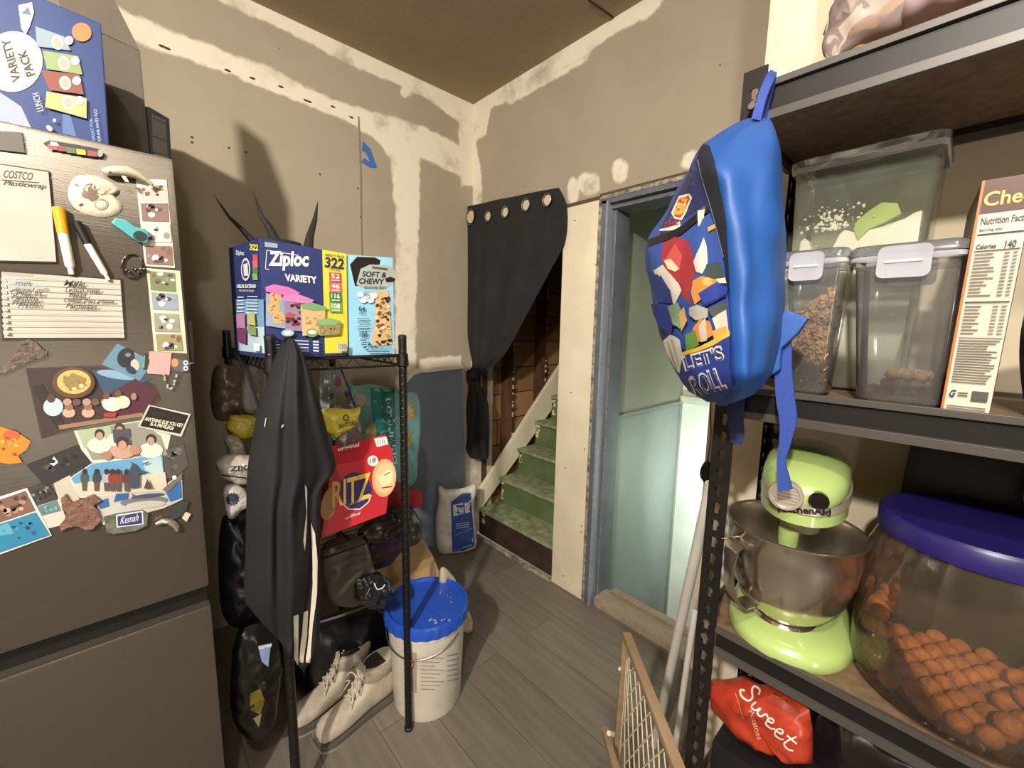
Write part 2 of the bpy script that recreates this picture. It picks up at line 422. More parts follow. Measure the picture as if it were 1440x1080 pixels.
b = MB(); b.box((XW-.02, -3.2, ZC), (2.6, YB, ZC+.03)); ceilmat = mat('#a08f76', .9, noise_=(4, .04), bump=(40, .08)); struct('ceiling', b, ceilmat, smooth=False)
b = MB(); a1, a2 = P(828, 0, 'Z', ZC-.001), P(862, 24, 'Z', ZC-.001); b.tube([a1+Vector((0, -.3, 0))*0, a2], .004, 6); struct('trim_1', b, mat('#2a2018', .9))
# kitchen side walls out of view, they close the room
b = MB(); b.box((1.9, -3.2, 0), (1.93, YR+.02, ZC)); struct('wall_east', b, mat('#b5a68c', .9), smooth=False)
b = MB(); b.box((-1.0, -3.23, 0), (1.93, -3.2, ZC)); b.box((XW-.03, -.87, 0), (-1.0, -.85, ZC)); b.box((-1.02, -3.2, 0), (-1.0, -.87, ZC)); struct('wall_south', b, mat('#b5a68c', .9), smooth=False)
# floor: grey vinyl planks
fm = bpy.data.materials.new('grey_vinyl_planks'); fm.use_nodes = True; nt = fm.node_tree; pb = nt.nodes['Principled BSDF']
pb.inputs['Roughness'].default_value = .5; pb.inputs['Specular IOR Level'].default_value = .35
tc = nt.nodes.new('ShaderNodeTexCoord'); mp = nt.nodes.new('ShaderNodeMapping'); mp.inputs['Rotation'].default_value = (0, 0, math.radians(0))
nt.links.new(tc.outputs['Object'], mp.inputs[0])
br = nt.nodes.new('ShaderNodeTexBrick'); br.inputs['Scale'].default_value = 1; br.inputs['Brick Width'].default_value = 1.22; br.inputs['Row Height'].default_value = .18
br.inputs['Mortar Size'].default_value = .0012; br.inputs['Color1'].default_value = lin('#7d7468')+(1,); br.inputs['Color2'].default_value = lin('#70685d')+(1,); br.inputs['Mortar'].default_value = lin('#4a443c')+(1,)
br.offset = .37; nt.links.new(mp.outputs[0], br.inputs[0])
m2 = nt.nodes.new('ShaderNodeMapping'); m2.inputs['Scale'].default_value = (2.2, 26, 1); nt.links.new(tc.outputs['Object'], m2.inputs[0])
nz = nt.nodes.new('ShaderNodeTexNoise'); nz.inputs['Scale'].default_value = 1.6; nz.inputs['Detail'].default_value = 8; nt.links.new(m2.outputs[0], nz.inputs[0])
mr = nt.nodes.new('ShaderNodeMapRange'); mr.inputs[1].default_value = .3; mr.inputs[2].default_value = .7; mr.inputs[3].default_value = .84; mr.inputs[4].default_value = 1.1; nt.links.new(nz.outputs[0], mr.inputs[0])
mx = nt.nodes.new('ShaderNodeVectorMath'); mx.operation = 'SCALE'; nt.links.new(br.outputs[0], mx.inputs[0]); nt.links.new(mr.outputs[0], mx.inputs['Scale']); nt.links.new(mx.outputs[0], pb.inputs['Base Color'])
b = MB(); b.box((XW, -3.2, -.03), (1.93, YB, 0)); struct('floor', b, fm, smooth=False)

# ---------------- door and stair openings
cream = mat('#e6dabf', .55, noise_=(5, .05), bump=(30, .05), name='cream_painted_board')
b = MB(); b.box((-1.415, YB-.018, 0.0), (-1.205, YB+.0, 1.995)); b.box((-1.415, YB, 0), (-1.395, YB+.13, 1.99)); st = struct('trim_2', b, cream, bevel=.002)
b = MB()
for i in range(9):
    px, py = [(808, 310), (838, 372), (803, 552), (795, 658), (822, 632), (818, 740), (817, 748), (792, 810), (835, 505)][i]
    p = P(px, py, 'Y', YB-.019); b.sphere(p, (.004, .0015, .004), 4)
struct('screw_head', b, mat('#3a3226', .7), parent=st)
b = MB(); b.box((-1.42, YB-.022, DH-.003), (-1.2, YB+.01, DH+.012)); b.box((-1.205, YB-.02, 1.99), (-.60, YB+.01, 2.005)); struct('trim_3', b, mat('#5b4836', .85, bump=(60, .5)))
bluegrey = mat('#646a72', .5, noise_=(8, .12), name='blue_grey_gloss_paint'); worn = mat('#5b5045', .8, noise_=(40, .3), c2='#b8ae9c', name='chipped_wood')
b = MB()
b.use(worn).box((-1.205, YB-.022, 0), (-1.185, YB+.0, 1.99)); b.use(bluegrey).box((-1.185, YB-.028, 0), (-1.155, YB+.02, 1.97))
b.use(mat('#8f98a8', .4)).box((-1.158, YB-.03, 0), (-1.149, YB+.018, 1.965)); b.use(bluegrey).box((-1.155, YB+.02, 0), (-1.135, YB+.13, 1.95))  # paler edge strip is a highlight painted along the glossy frame
b.use(bluegrey).box((-1.185, YB-.028, 1.955), (-.60, YB+.02, 1.99)); b.box((-1.155, YB+.0, 1.935), (-.60, YB+.13, 1.955)); b.use(worn).box((-1.185, YB-.031, 1.975), (-.60, YB-.0, 1.991))
b.use(cream).box((-.64, YB-.028, 0), (-.60, YB+.13, 1.955))
struct('door_frame', b, bevel=.0015); bpy.data.objects['door_frame'].name = 'trim_4'
# threshold
tw = mat('#94846e', .8, noise_=(30, .3), c2='#a89a84', bump=(30, .5), name='worn_threshold_wood', stretch=(1, 8, 1))
b = MB(); b.box((-1.135, YB-.01, 0), (-.64, YB+.10, .05)); b.box((-1.1, YB+.09, .03), (-.64, YB+.125, .062)); struct('trim_5', b, tw, bevel=.006)
# passage beyond the door: lower floor, panelled left wall, pale end wall
gg = mat('#929686', .5, noise_=(3, .06), name='grey_green_wall_paint'); mint = mat('#dfe8dc', .6, noise_=(3, .1), name='pale_mint_paint')
gg2 = mat('#8b9491', .4, noise_=(3, .06), name='grey_blue_panel_paint')
b = MB(); b.box((-1.25, YB+.13, .948), (-1.205, 2.62, 2.2)); b.use(gg2) if False else None
struct('wall_passage_left', b, gg, smooth=False)
b = MB(); b.box((-1.25, YB+.13, -.62), (-1.2, 2.60, .94)); struct('wall_passage_panel', b, gg2, smooth=False)
b = MB(); b.box((-1.25, YB+.13, .935), (-1.188, 2.60, .952)); b.box((-1.2, 2.585, -.6), (-1.19, 2.60, .935)); struct('trim_6', b, mat('#8d948b', .5), bevel=.002)
b = MB(); b.box((-1.2, 2.60, -.62), (-.2, 2.66, .95)); struct('wall_passage_end', b, mint, smooth=False)
b = MB(); b.box((-1.2, 2.58, .945), (-.2, 2.66, .985)); b.box((-1.25, 2.62, .98), (-.2, 2.66, 2.2)); struct('trim_7', b, mat('#c9cdb8', .6), bevel=.002)
b = MB(); b.box((-1.25, YB+.13, -.65), (-.2, 2.66, -.62)); struct('floor_passage', b, mat('#8a857a', .7), smooth=False)
b = MB(); b.box((-1.25, YB+.1, 2.2), (-.2, 2.7, 2.23)); struct('ceiling_passage', b, mat('#b9b5a4', .8), smooth=False)
b = MB(); b.box((-.45, YB+.02, -.62), (-.40, 2.66, 2.2)); struct('wall_passage_right', b, mint, smooth=False)
# stairwell
plankm = bpy.data.materials.new('bare_sheathing_boards'); plankm.use_nodes = True; nt = plankm.node_tree; pb = nt.nodes['Principled BSDF']; pb.inputs['Roughness'].default_value = .8
tc = nt.nodes.new('ShaderNodeTexCoord'); mp = nt.nodes.new('ShaderNodeMapping'); mp.inputs['Rotation'].default_value = (math.radians(90), 0, math.radians(90)); nt.links.new(tc.outputs['Object'], mp.inputs[0])
sp = nt.nodes.new('ShaderNodeSeparateXYZ'); nt.links.new(tc.outputs['Object'], sp.inputs[0]); cb = nt.nodes.new('ShaderNodeCombineXYZ'); nt.links.new(sp.outputs['Y'], cb.inputs[0]); nt.links.new(sp.outputs['Z'], cb.inputs[1])
br = nt.nodes.new('ShaderNodeTexBrick'); br.inputs['Scale'].default_value = 1; br.inputs['Brick Width'].default_value = 1.9; br.inputs['Row Height'].default_value = .185; br.inputs['Mortar Size'].default_value = .004
br.inputs['Color1'].default_value = lin('#a07a52')+(1,); br.inputs['Color2'].default_value = lin('#80603f')+(1,); br.inputs['Mortar'].default_value = lin('#2e1d10')+(1,)
nt.links.new(cb.outputs[0], br.inputs[0]); nt.links.new(br.outputs[0], pb.inputs['Base Color'])
b = MB(); b.box((-2.24, YB+.01, -.02), (-2.20, 3.6, 3.2)); struct('wall_stair_left', b, plankm, smooth=False)
b = MB(); dark = mat('#5a3a22', .8, noise_=(12, .25), name='dark_stud_wood', stretch=(1, 1, .2))
for y in (1.70, 1.93, 2.26, 2.62, 3.0): b.box((-2.2, y, 0), (-2.125, y+.045, 3.1))
st = struct('trim_8', b, dark, smooth=False)
b = MB(); R_ = random.Random(4)
for y in (1.975, 2.305):
    for i in range(40):
        z = R_.uniform(.55, 1.9); b.box((-2.128, y-.004, z), (-2.118, y+.006, z+R_.uniform(.004, .02)))
struct('plaster_crumb', b, mat('#cbb797', .9), parent=st, smooth=False); 
b = MB(); b.box((-1.395, YB+.02, 0), (-1.39, 3.6, 3.2)); struct('wall_stair_right', b, gg, smooth=False)
b = MB(); b.box((-2.24, 3.55, 0), (-1.39, 3.6, 3.2)); struct('wall_stair_end', b, dark, smooth=False)
b = MB(); b.box((-2.24, YB+.02, 3.1), (-1.39, 3.6, 3.13)); struct('ceiling_stair', b, dark, smooth=False)
# stairs
green = mat('#5f7048', .55, noise_=(6, .15), name='olive_green_paint'); greent = mat('#a3a787', .6, noise_=(22, .3), c2='#6f7a56', name='worn_green_tread')
chip = mat('#ddd0b0', .7); brownr = mat('#3b2a20', .8, noise_=(12, .2), name='dark_brown_boards')
stair = empty('staircase', (-1.75, YB+.02, 0), 'green painted wooden staircase with worn treads rising behind the black curtain', 'staircase')
NS = 9; run, rise, z0, y0 = .168, .1745, .195, YB+.018
for i in range(NS):
    zt = z0+i*rise; y = y0+i*run
    b = MB(); b.box((-2.085, y-.022, zt-.022), (-1.40, y+run+.0, zt)); b.build('tread', greent, stair, bevel=.005)
    if i: b = MB(); b.box((-2.085, y, zt-rise), (-1.40, y+.012, zt-.022)); b.build('riser', green, stair, smooth=False)
b = MB(); b.box((-2.11, y0+.0, .0), (-1.40, y0+.012, z0-.022)); b.build('bottom_riser', brownr, stair, smooth=False)['label'] = 'dark brown unpainted bottom riser'
b = MB(); q = [(y0-.02, z0-.03), (y0-.012, z0+.12), (y0+NS*run, z0+.13+NS*rise), (y0+NS*run, z0-.25+NS*rise)]
b.prism([(-2.115, a, c) for a, c in q], (.03, 0, 0)); b.build('stringer', cream, stair, bevel=.003)
b = MB(); R_ = random.Random(2)
for i in range(NS):
    zt = z0+i*rise; y = y0+i*run
    for j in range(5):
        zz = zt-rise+R_.uniform(.01, .14); b.box((-2.084+R_.uniform(0, .012), y-.0015, zz), (-2.06+R_.uniform(-.01, .02), y-.0005, zz+R_.uniform(.008, .03)))
b.build('paint_chip', chip, stair, smooth=False)['kind'] = 'stuff'
# broken sill line at the foot of the stairs
b = MB(); R_ = random.Random(9); x = -2.16
while x < -1.42:
    l = R_.uniform(.03, .12); b.box((x, YB-.03-R_.uniform(0, .012), 0), (min(x+l, -1.417), YB-.005, R_.uniform(.004, .016))); x += l
struct('trim_9', b, mat('#b7ab95', .9, noise_=(30, .3), c2='#5e5244'), bevel=.002)
b = MB(); b.box((-2.178, YB-.01, 0), (-2.128, YB+.14, 1.99)); struct('trim_10', b, mat('#cfc6b4', .8, noise_=(10, .15), bump=(20, .2)), bevel=.003)
# torn drywall edge and blue tape on left wall
b = MB(); R_ = random.Random(3)
E_ = [P(x, y, 'X', XW+.001) for x, y in [(566, 545), (574, 535), (580, 528), (590, 524), (605, 523), (622, 521), (650, 518), (650, 514), (620, 516), (600, 518), (585, 518), (570, 528), (562, 536)]]
b.prism(E_, (.012, 0, 0)); struct('trim_11', b, mat('#e0d8c6', .9), smooth=False)
b = MB(); 
def strip_on(pts, w_, ax, val, th): 
    pts = [P(x, y, ax, val) for x, y in pts]
    for a, c in zip(pts[:-1], pts[1:]):
        e = Vector((0, w_/2, 0)); b.prism([a-e, a+e, c+e, c-e], (th, 0, 0))
strip_on([(504, 164), (507, 240), (508, 320), (509, 362)], .006, 'X', XW+.0, .004); struct('trim_12', b, mat('#8a7c66', .9), smooth=False)
tape = MB(); tape.prism([P(x, y, 'X', XW+.001) for x, y in [(510, 198), (521, 210), (530, 236), (521, 236), (508, 228), (512, 222), (521, 229), (514, 214), (509, 212)]], (.002, 0, 0))
tag(tape.build('masking_tape', mat('#3f6db0', .6), smooth=False), 'scrap of blue masking tape stuck on the left drywall', 'tape')
b = MB()
for x, y in [(270, 193), (270, 200), (322, 208), (346, 214), (450, 245), (503, 265), (507, 305)]: b.sphere(P(x, y, 'X', XW), (.0015, .005, .005), 5)
for i, (x, y) in enumerate([(228, 65), (235, 68), (320, 99), (355, 110), (395, 122), (430, 141), (435, 143), (468, 150), (494, 165)]): b.sphere(P(x, y, 'X', XW), (.0015, .012, .005), 5)
struct('trim_13', b, mat('#4a3d2c', .9))

# ================================================================== REFRIGERATOR
FX, FY, FZ = -1.23, .107, 1.754
steel = bpy.data.materials.new('brushed_dark_stainless'); steel.use_nodes = True; nt = steel.node_tree; pb = nt.nodes['Principled BSDF']
pb.inputs['Base Color'].default_value = lin('#6f685e')+(1,); pb.inputs['Metallic'].default_value = .7; pb.inputs['Roughness'].default_value = .27
tc = nt.nodes.new('ShaderNodeTexCoord'); mp = nt.nodes.new('ShaderNodeMapping'); mp.inputs['Scale'].default_value = (1, 3, 420); nt.links.new(tc.outputs['Object'], mp.inputs[0])
nz = nt.nodes.new('ShaderNodeTexNoise'); nz.inputs['Scale'].default_value = 1.5; nz.inputs['Detail'].default_value = 3; nt.links.new(mp.outputs[0], nz.inputs[0])
bp = nt.nodes.new('ShaderNodeBump'); bp.inputs['Strength'].default_value = .10; bp.inputs['Distance'].default_value = .002; nt.links.new(nz.outputs[0], bp.inputs['Height']); nt.links.new(bp.outputs[0], pb.inputs['Normal'])
pb.inputs['Anisotropic'].default_value = .95; tg = nt.nodes.new('ShaderNodeCombineXYZ'); tg.inputs[1].default_value = 1; nt.links.new(tg.outputs[0], pb.inputs['Tangent'])
grey = mat('#4a463f', .5, metal=.4, name='grey_enamel'); blk = mat('#17161a', .6, name='black_plastic')
fr = empty('refrigerator', (-1.6, -.3, 0), 'dark stainless refrigerator covered in magnets and photos', 'refrigerator')
b = MB(); b.box((-2.05, -.72, .03), (FX-.072, FY-.008, FZ-.012)); b.build('cabinet_body', grey, fr, bevel=.006)
b = MB(); b.box((FX-.068, -.72, .735), (FX, FY, FZ)); b.build('upper_door', steel, fr, bevel=.009)
b = MB(); b.box((FX-.068, -.72, .08), (FX, FY, .683)); b.build('freezer_drawer', steel, fr, bevel=.009)
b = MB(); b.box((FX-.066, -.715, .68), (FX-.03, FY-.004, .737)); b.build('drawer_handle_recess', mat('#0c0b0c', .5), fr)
b = MB(); b.box((FX-.05, FY, 1.30), (FX-.03, FY+.012, 1.40)); b.build('hinge_cover', grey, fr, bevel=.002)
b = MB(); b.box((-2.0, -.7, 0), (FX-.1, FY-.03, .035)); b.build('kick_base', blk, fr)
b = MB(); b.box((FX-.14, FY-.030, FZ-.012), (FX-.02, FY-.004, FZ+.008)); b.build('top_hinge', blk, fr, bevel=.002)

N_ = (1, 0, 0)
def flat(name, pts, color, label, cat, th=.0016, off=0, rough=.45, group=None, x=FX, bevel=0, art=None, metal=0):
    """a flat thing held on the fridge door: real outline, real thickness"""
    b = MB(); q = [P(px, py, 'X', x+off) for px, py in pts]; b.prism(q, (th, 0, 0))
    o = b.build(name, color if isinstance(color, bpy.types.Material) else mat(color, rough, metal=metal), smooth=False, bevel=bevel)
    tag(o, label, cat, group)
    if art:
        A = Art((x+off+th, 0, 0), N_); art(A)
        if A.mb.v: A.done('printed_picture' if 'photo' in name else 'printed_face', o)
    return o
inkb = '#3a342e'
def hand(A, rows, c=inkb):
    for t, bl, br, h in rows: A.text(t, bl, br, (bl[0]+.5, bl[1]-h), c, bold=.015, shear=.25)
# whiteboard list pads
def a1(A):
    A.poly([(-10, 230), (68, 242), (79, 368), (-10, 366)], '#a9a59b'); hand(A, [('COSTCO', (5, 250), (46, 254), 11), ('Plasticwrap', (5, 262), (65, 268), 9)]); A.line([(2, 253), (55, 257)], 1, inkb)
flat('memo_board', [(-12, 229), (69, 241), (80, 370), (-12, 368)], '#1d1c1c', 'white memo board with a handwritten store list, at the upper left of the door', 'memo board', th=.004, art=a1)
def a2(A):
    A.poly([(2, 382), (169, 394), (175, 475), (6, 475)], '#b0aba0')
    A.poly([(2, 382), (47, 385), (46, 390), (2, 387)], '#9c988e'); A.poly([(47, 385), (100, 389), (110, 397), (48, 391)], '#aaa69a')
    for k in range(10):
        y = 392+k*8.2; A.line([(12, y), (171, y+8-k*.85)], .7, '#8f8b80')
        A.poly([(1+k*.4, y-1), (9+k*.4, y), (10+k*.4, y+5), (2+k*.4, y+4)], '#a9a59a')
    hand(A, [('Milk', (90, 402), (120, 404), 8), ('Lemon meat', (92, 411), (141, 412), 7), ('Bread', (97, 418), (122, 419), 6), ('Deep pan pizza', (90, 426), (160, 428), 7), ('Parmesan', (93, 433), (136, 434), 6),
             ('Cheez its', (16, 414), (60, 416), 7), ('Fastions', (17, 421), (55, 423), 6), ('Pretzels', (18, 429), (55, 430), 7)])
    hand(A, [('milk', (14, 396), (40, 398), 6), ('Bread milk', (14, 405), (64, 407), 6)], '#8fa3b5')
flat('grocery_list', [(0, 380), (171, 392), (177, 477), (4, 478)], '#191818', 'lined grocery list board with two columns of handwriting below the markers', 'list board', th=.004, art=a2)
def marker(name, cap0, cap1, tip, capcol, label, r=.0075):
    t = empty(name, P(*cap1, 'X', FX+.009), label, 'marker')
    A0, A1, A2 = P(*cap0, 'X', FX+.009), P(*cap1, 'X', FX+.009), P(*tip, 'X', FX+.009)
    b = MB(); b.tube([A0, A0.lerp(A1, .05), A1], [r*.7, r, r*.95], 14); b.build('cap', mat(capcol, .4), t)
    b = MB(); b.tube([A1, A1.lerp(A2, .78), A1.lerp(A2, .85), A2], [r*.85, r*.8, r*.5, r*.45], 14); b.build('barrel', mat('#dcd6ca', .35), t); return t
marker('dry_erase_marker', (82, 291), (89, 328), (101, 386), '#d99a1c', 'yellow-capped white marker clipped beside the memo board', r=.0095)
marker('dry_erase_marker', (107, 311), (123, 343), (153, 394), '#1b1a1a', 'black-capped white marker slanting over the grocery list')
# ceramic shell magnet
def a3(A):
    A.blobs([(108, 255), (160, 262), (165, 290), (112, 285)], 16, ['#8f7654', '#b3a184', '#6d5b45', '#c9bda2', '#7a4f35'], (.12, .25), 4)
    A.ell(142, 287, 10, 8, '#9a937f'); A.ell(142, 287, 7, 5, '#c4bda6')
    A.line([(105, 259), (110, 261)], 2, '#4a3d30'); A.line([(111, 289), (116, 286)], 2, '#4a3d30')
b = MB(); ol = [P(x, y, 'X', FX+.001) for x, y in [(97, 262), (104, 250), (118, 246), (135, 248), (152, 254), (167, 266), (164, 272), (160, 274), (166, 281), (172, 287), (170, 297), (158, 304), (138, 305), (118, 300), (104, 291), (96, 278)]]
mb = pouch(ol, N_, .008, 0.0008, wr=.0008, rings=8); o = mb.build('ceramic_shell', mat('#bfb7a2', .5, bump=(80, .2))); tag(o, 'round cream ceramic shell magnet with brown clusters in its middle', 'magnet')
A = Art((FX+.009, 0, 0), N_, tree=bvh(o)); a3(A); A.done('shell_cluster', o)
# beluga magnet
b = MB(); pts = [P(x, y, 'X', FX+.012) for x, y in [(143, 240), (150, 241), (162, 240), (178, 241), (193, 246), (205, 253), (214, 260)]]
b.tube(pts, [.004, .010, .012, .0135, .011, .006, .003], 14, flat=.8)
o = b.build('beluga_whale', mat('#b5ac97', .35)); tag(o, 'cream beluga whale figure magnet above the photo strip', 'magnet')
b = MB(); b.prism([P(x, y, 'X', FX+.008) for x, y in [(212, 258), (226, 262), (215, 263), (213, 267), (209, 262)]], (.004, 0, 0)); b.build('tail_fluke', mat('#b5ac97', .35), o, bevel=.001)
b = MB(); b.prism([P(x, y, 'X', FX+.024) for x, y in [(170, 247), (177, 248), (182, 257), (176, 256)]], (.003, 0, 0)); b.build('flipper', mat('#c7bda6', .35), o, bevel=.001)
b = MB(); b.sphere(P(155, 242, 'X', FX+.022), .0016, 6); b.build('eye', blk, o)
# teal clip
o = flat('magnetic_clip', [(156, 315), (162, 308), (176, 310), (191, 321), (204, 323), (209, 331), (207, 343), (194, 341), (183, 334), (175, 328)], '#4a9a9f', 'turquoise plastic magnetic clip holding the photo strip', 'clip', th=.014, off=.002, bevel=.003, rough=.35)
Art((FX+.0165, 0, 0), N_, off=.0004).ell(197, 332, 10, 7, '#12282a', 15).done('clip_hole', o)
# wire flower ring
b = MB(); c_ = (186, 374)
for k in range(9):
    a = 2*math.pi*k/9; b.tube([P(c_[0]+15*math.cos(a+t*.35)*(1+.12*math.sin(t*3)), c_[1]+17*math.sin(a+t*.35), 'X', FX+.004+.002*math.sin(t)) for t in range(6)], .0012, 6)
for k in range(7): b.sphere(P(178+k*4.2, 380+3*math.sin(k*2), 'X', FX+.008), .0035, 6)
tag(b.build('beaded_ring_magnet', mat('#6a6660', .2, metal=.9)), 'small dark beaded wire ring hanging left of the photo strips', 'magnet')
# photo strips
skin = ['#8c6a55', '#b2937b', '#6b4b3e', '#caa78d']
def strip(A, frames, cols):
    for q, bg, seed in zip(frames, cols, range(9)):
        A.poly(q, bg); A.blobs(q, 9, ['#4b4642', '#7a5148', '#d8cfc4', '#8d7f74', '#2f2c2e'], (.08, .2), seed+3)
flat('photo_strip', [(191, 252), (234, 253), (246, 377), (204, 374)], '#d9cdbd', 'upper photo booth strip with four pictures, under the whale', 'photo', th=.0008, off=.0005,
     art=lambda A: strip(A, [[(194, 264), (233, 258), (236, 282), (198, 283)], [(198, 286), (236, 286), (238, 312), (200, 311)], [(200, 315), (239, 315), (241, 341), (202, 341)], [(204, 346), (241, 346), (243, 373), (206, 371)]], ['#bcaea2', '#7d6258', '#bdb9ae', '#83655a']))
flat('photo_strip', [(206, 377), (253, 381), (263, 497), (217, 494)], '#cfc2a6', 'lower photo booth strip of outdoor pictures at the door edge', 'photo', th=.0008, off=.0005,
     art=lambda A: strip(A, [[(210, 381), (246, 384), (248, 411), (212, 408)], [(213, 411), (249, 413), (251, 437), (215, 435)], [(216, 440), (251, 442), (253, 467), (218, 466)], [(219, 470), (254, 470), (257, 493), (221, 493)]], ['#6f7a55', '#8792a0', '#8a9080', '#8f8a60']))
# row-shaped word magnet
def aw(A):
    for i, (x, c, t) in enumerate([(72, '#b34a4a', 'T'), (86, '#7a4038', 'E'), (98, '#4f6a4c', 'X'), (112, '#d0a23a', 'A'), (128, '#8d4a44', 'S')]):
        A.poly([(x-5, 202+i*2.4), (x+8, 204+i*2.4), (x+9, 211+i*2.4), (x-4, 210+i*2.4)], c)
    A.poly([(71, 199), (80, 201), (84, 206), (71, 205)], '#d9d2cc'); A.ell(141, 216, 4, 5, '#8b8f96')
flat('word_magnet', [(61, 202), (70, 198), (88, 201), (112, 205), (138, 210), (147, 217), (143, 223), (120, 220), (92, 214), (76, 212)], '#35302e', 'narrow colourful word-shaped souvenir magnet below the snack box', 'magnet', th=.005, art=aw, bevel=.0008)
flat('slate_magnet', [(-8, 184), (32, 187), (36, 216), (-8, 211)], '#5a564c', 'grey slab magnet at the top left corner of the door', 'magnet', th=.004, bevel=.001)
# lower photos
def big(A):
    A.poly([(36, 518), (140, 516), (190, 530), (215, 540), (226, 560), (205, 578), (170, 585), (90, 605), (60, 616)], '#3a2c2a')
    A.poly([(130, 520), (215, 532), (150, 560)], '#2f4a63'); A.ell(166, 527, 30, 6, '#7d9bb5', 8)
    A.poly([(150, 556), (190, 532), (222, 552), (205, 578), (160, 590)], '#4c2230')
    A.poly([(45, 545), (60, 540), (90, 595), (80, 602)], '#2c221f'); A.poly([(82, 598), (200, 580), (202, 585), (84, 604)], '#8d6b55')
    A.ell(75, 572, 14, 13, '#aebdc6'); A.ell(72, 560, 6, 6, '#4a3a33')
    for i, x in enumerate([97, 124]): A.ell(x, 580, 9, 7, '#c29a84'); A.ell(x, 572, 6, 5, '#8b6350')
    for i, x in enumerate([95, 108, 122, 134, 148]): A.ell(x, 565, 6, 5, ['#a98a78', '#5f4a42'][i % 2])
    A.ell(158, 568, 14, 10, '#ded3c6'); A.ell(172, 565, 11, 9, '#d8cbb0'); A.ell(150, 556, 5, 5, '#6a4636'); A.ell(166, 553, 5, 5, '#6a4636'); A.poly([(146, 580), (164, 579), (162, 586), (147, 586)], '#a1302e')
    A.ell(188, 557, 4, 5, '#9a7563')
flat('ride_photo', [(36, 518), (140, 513), (218, 540), (228, 562), (208, 578), (172, 584), (95, 607), (58, 617)], '#4a3a38', 'dark log-ride souvenir photo with people in white shirts', 'photo', th=.0008, off=.0004, art=big)
o = flat('wood_slice_magnet', pell(104, 538, 30, 22, 26), '#5c3d26', 'round wood-slice magnet pinned on the log-ride photo', 'magnet', th=.006, off=.0014,
     art=lambda A: A.ell(104, 537, 24, 17, '#c7a766').poly([(88, 536), (102, 524), (122, 532), (118, 546), (98, 550)], '#8a7a4a').blobs([(82, 522), (126, 522), (126, 552), (82, 552)], 10, ['#7a4c26', '#d8be82', '#9a6a36'], (.05, .12), 2), bevel=.001)
flat('animal_photo', [(143, 512), (165, 483), (206, 504), (208, 520), (196, 536)], '#5c8296', 'tilted teal photo of a black and white animal', 'photo', th=.0008, off=.0016,
     art=lambda A: A.ell(177, 503, 12, 14, '#22242c', 20).ell(190, 513, 6, 8, '#b9b2a2', -20).ell(180, 499, 4, 3, '#6d7783').ell(184, 520, 8, 5, '#22304a', 30))
flat('bottle_opener_magnet', [(202, 499), (206, 497), (210, 507), (207, 518), (201, 519)], '#1e3b30', 'tiny green tag magnet beside the pink note', 'magnet', th=.003, off=.0026, art=lambda A: A.line([(203, 500), (202, 517)], 1, '#a9c6a0'))
flat('sticky_note', [(210, 494), (241, 496), (238, 527), (207, 525)], '#dd9a94', 'blank pink square note under the lower photo strip', 'note', th=.002, off=.0026)
flat('owl_magnet', [(241, 503), (250, 505), (258, 506), (264, 509), (273, 510), (266, 513), (264, 520), (256, 523), (246, 521), (240, 515)], '#5d5468', 'small purple and orange owl magnet at the door edge', 'magnet', th=.005,
     art=lambda A: A.ell(246, 510, 5, 6, '#c08a4a').ell(261, 510, 3.5, 3.5, '#d8d4e0').ell(261, 518, 3.5, 3.5, '#d8d4e0').ell(261, 510, 1.5, 1.5, '#2a2438').ell(261, 518, 1.5, 1.5, '#2a2438'))
b = MB()
for k in range(14): b.sphere(P(240+math.sin(k*2.3)*9, 537+math.cos(k*1.7)*10, 'X', FX+.005), .0035, 5)
tag(b.build('glass_bead_magnet', mat('#8a8577', .2, spec=.9)), 'cluster of clear glass beads below the owl magnet', 'magnet')
def sign(A):
    A.poly([(211, 571), (265, 584), (253, 610), (197, 599)], '#17130f')
    A.text('EVERYONE HAS THE RIGHT', (213, 584), (256, 593), (215, 578), '#4a2a24'); 
    A.text('ANYTHING ELSE YOU GET', (203, 591), (257, 601), (204, 586), '#efe6d4', bold=.02, shear=.2); A.text('IS A PRIVILEGE', (211, 598), (244, 605), (212, 593), '#efe6d4', bold=.02, shear=.2)
flat('slogan_magnet', [(209, 569), (268, 582), (255, 614), (194, 600)], '#c9c0ae', 'black slogan magnet with white lettering, right of the ride photo', 'magnet', th=.002, off=.003, art=sign)
def grp(A, seed=1):
    A.poly([(108, 605), (197, 593), (226, 613), (236, 640), (130, 647)], '#8a8a7c'); A.poly([(108, 605), (155, 598), (158, 625), (118, 630)], '#a3ad92')
    for x, y, h in [(140, 610, '#2c2522'), (168, 602, '#3a2e28'), (212, 617, '#2e2622')]:
        A.ell(x, y+16, 17, 11, '#d6cfc2'); A.ell(x, y, 7, 7, h); A.ell(x, y+3, 5, 6, '#b08c78')
    A.poly([(158, 604), (182, 602), (184, 625), (160, 622)], '#4a4a52'); A.ell(173, 634, 18, 10, '#b99680'); A.ell(172, 622, 9, 9, '#3d2e28'); A.ell(172, 626, 6, 7, '#b98f78'); A.ell(150, 640, 8, 6, '#9a7562'); A.ell(190, 632, 8, 7, '#a87f68')
flat('family_photo', [(104, 606), (200, 591), (240, 612), (232, 648), (122, 652)], '#cfcabb', 'bright group photo of friends dressed in white', 'photo', th=.0008, off=.0012, art=grp)
flat('night_photo', [(37, 654), (109, 626), (130, 652), (64, 684)], '#2d2a2c', 'dark night-time photo tilted left of the friends photo', 'photo', th=.0008, off=.0022, art=lambda A: A.poly([(70, 652), (76, 642), (82, 650), (76, 655)], '#e8e2d6').blobs([(45, 656), (106, 632), (122, 650), (68, 678)], 10, ['#3a3634', '#22201f', '#4f4a44'], (.06, .15), 3))
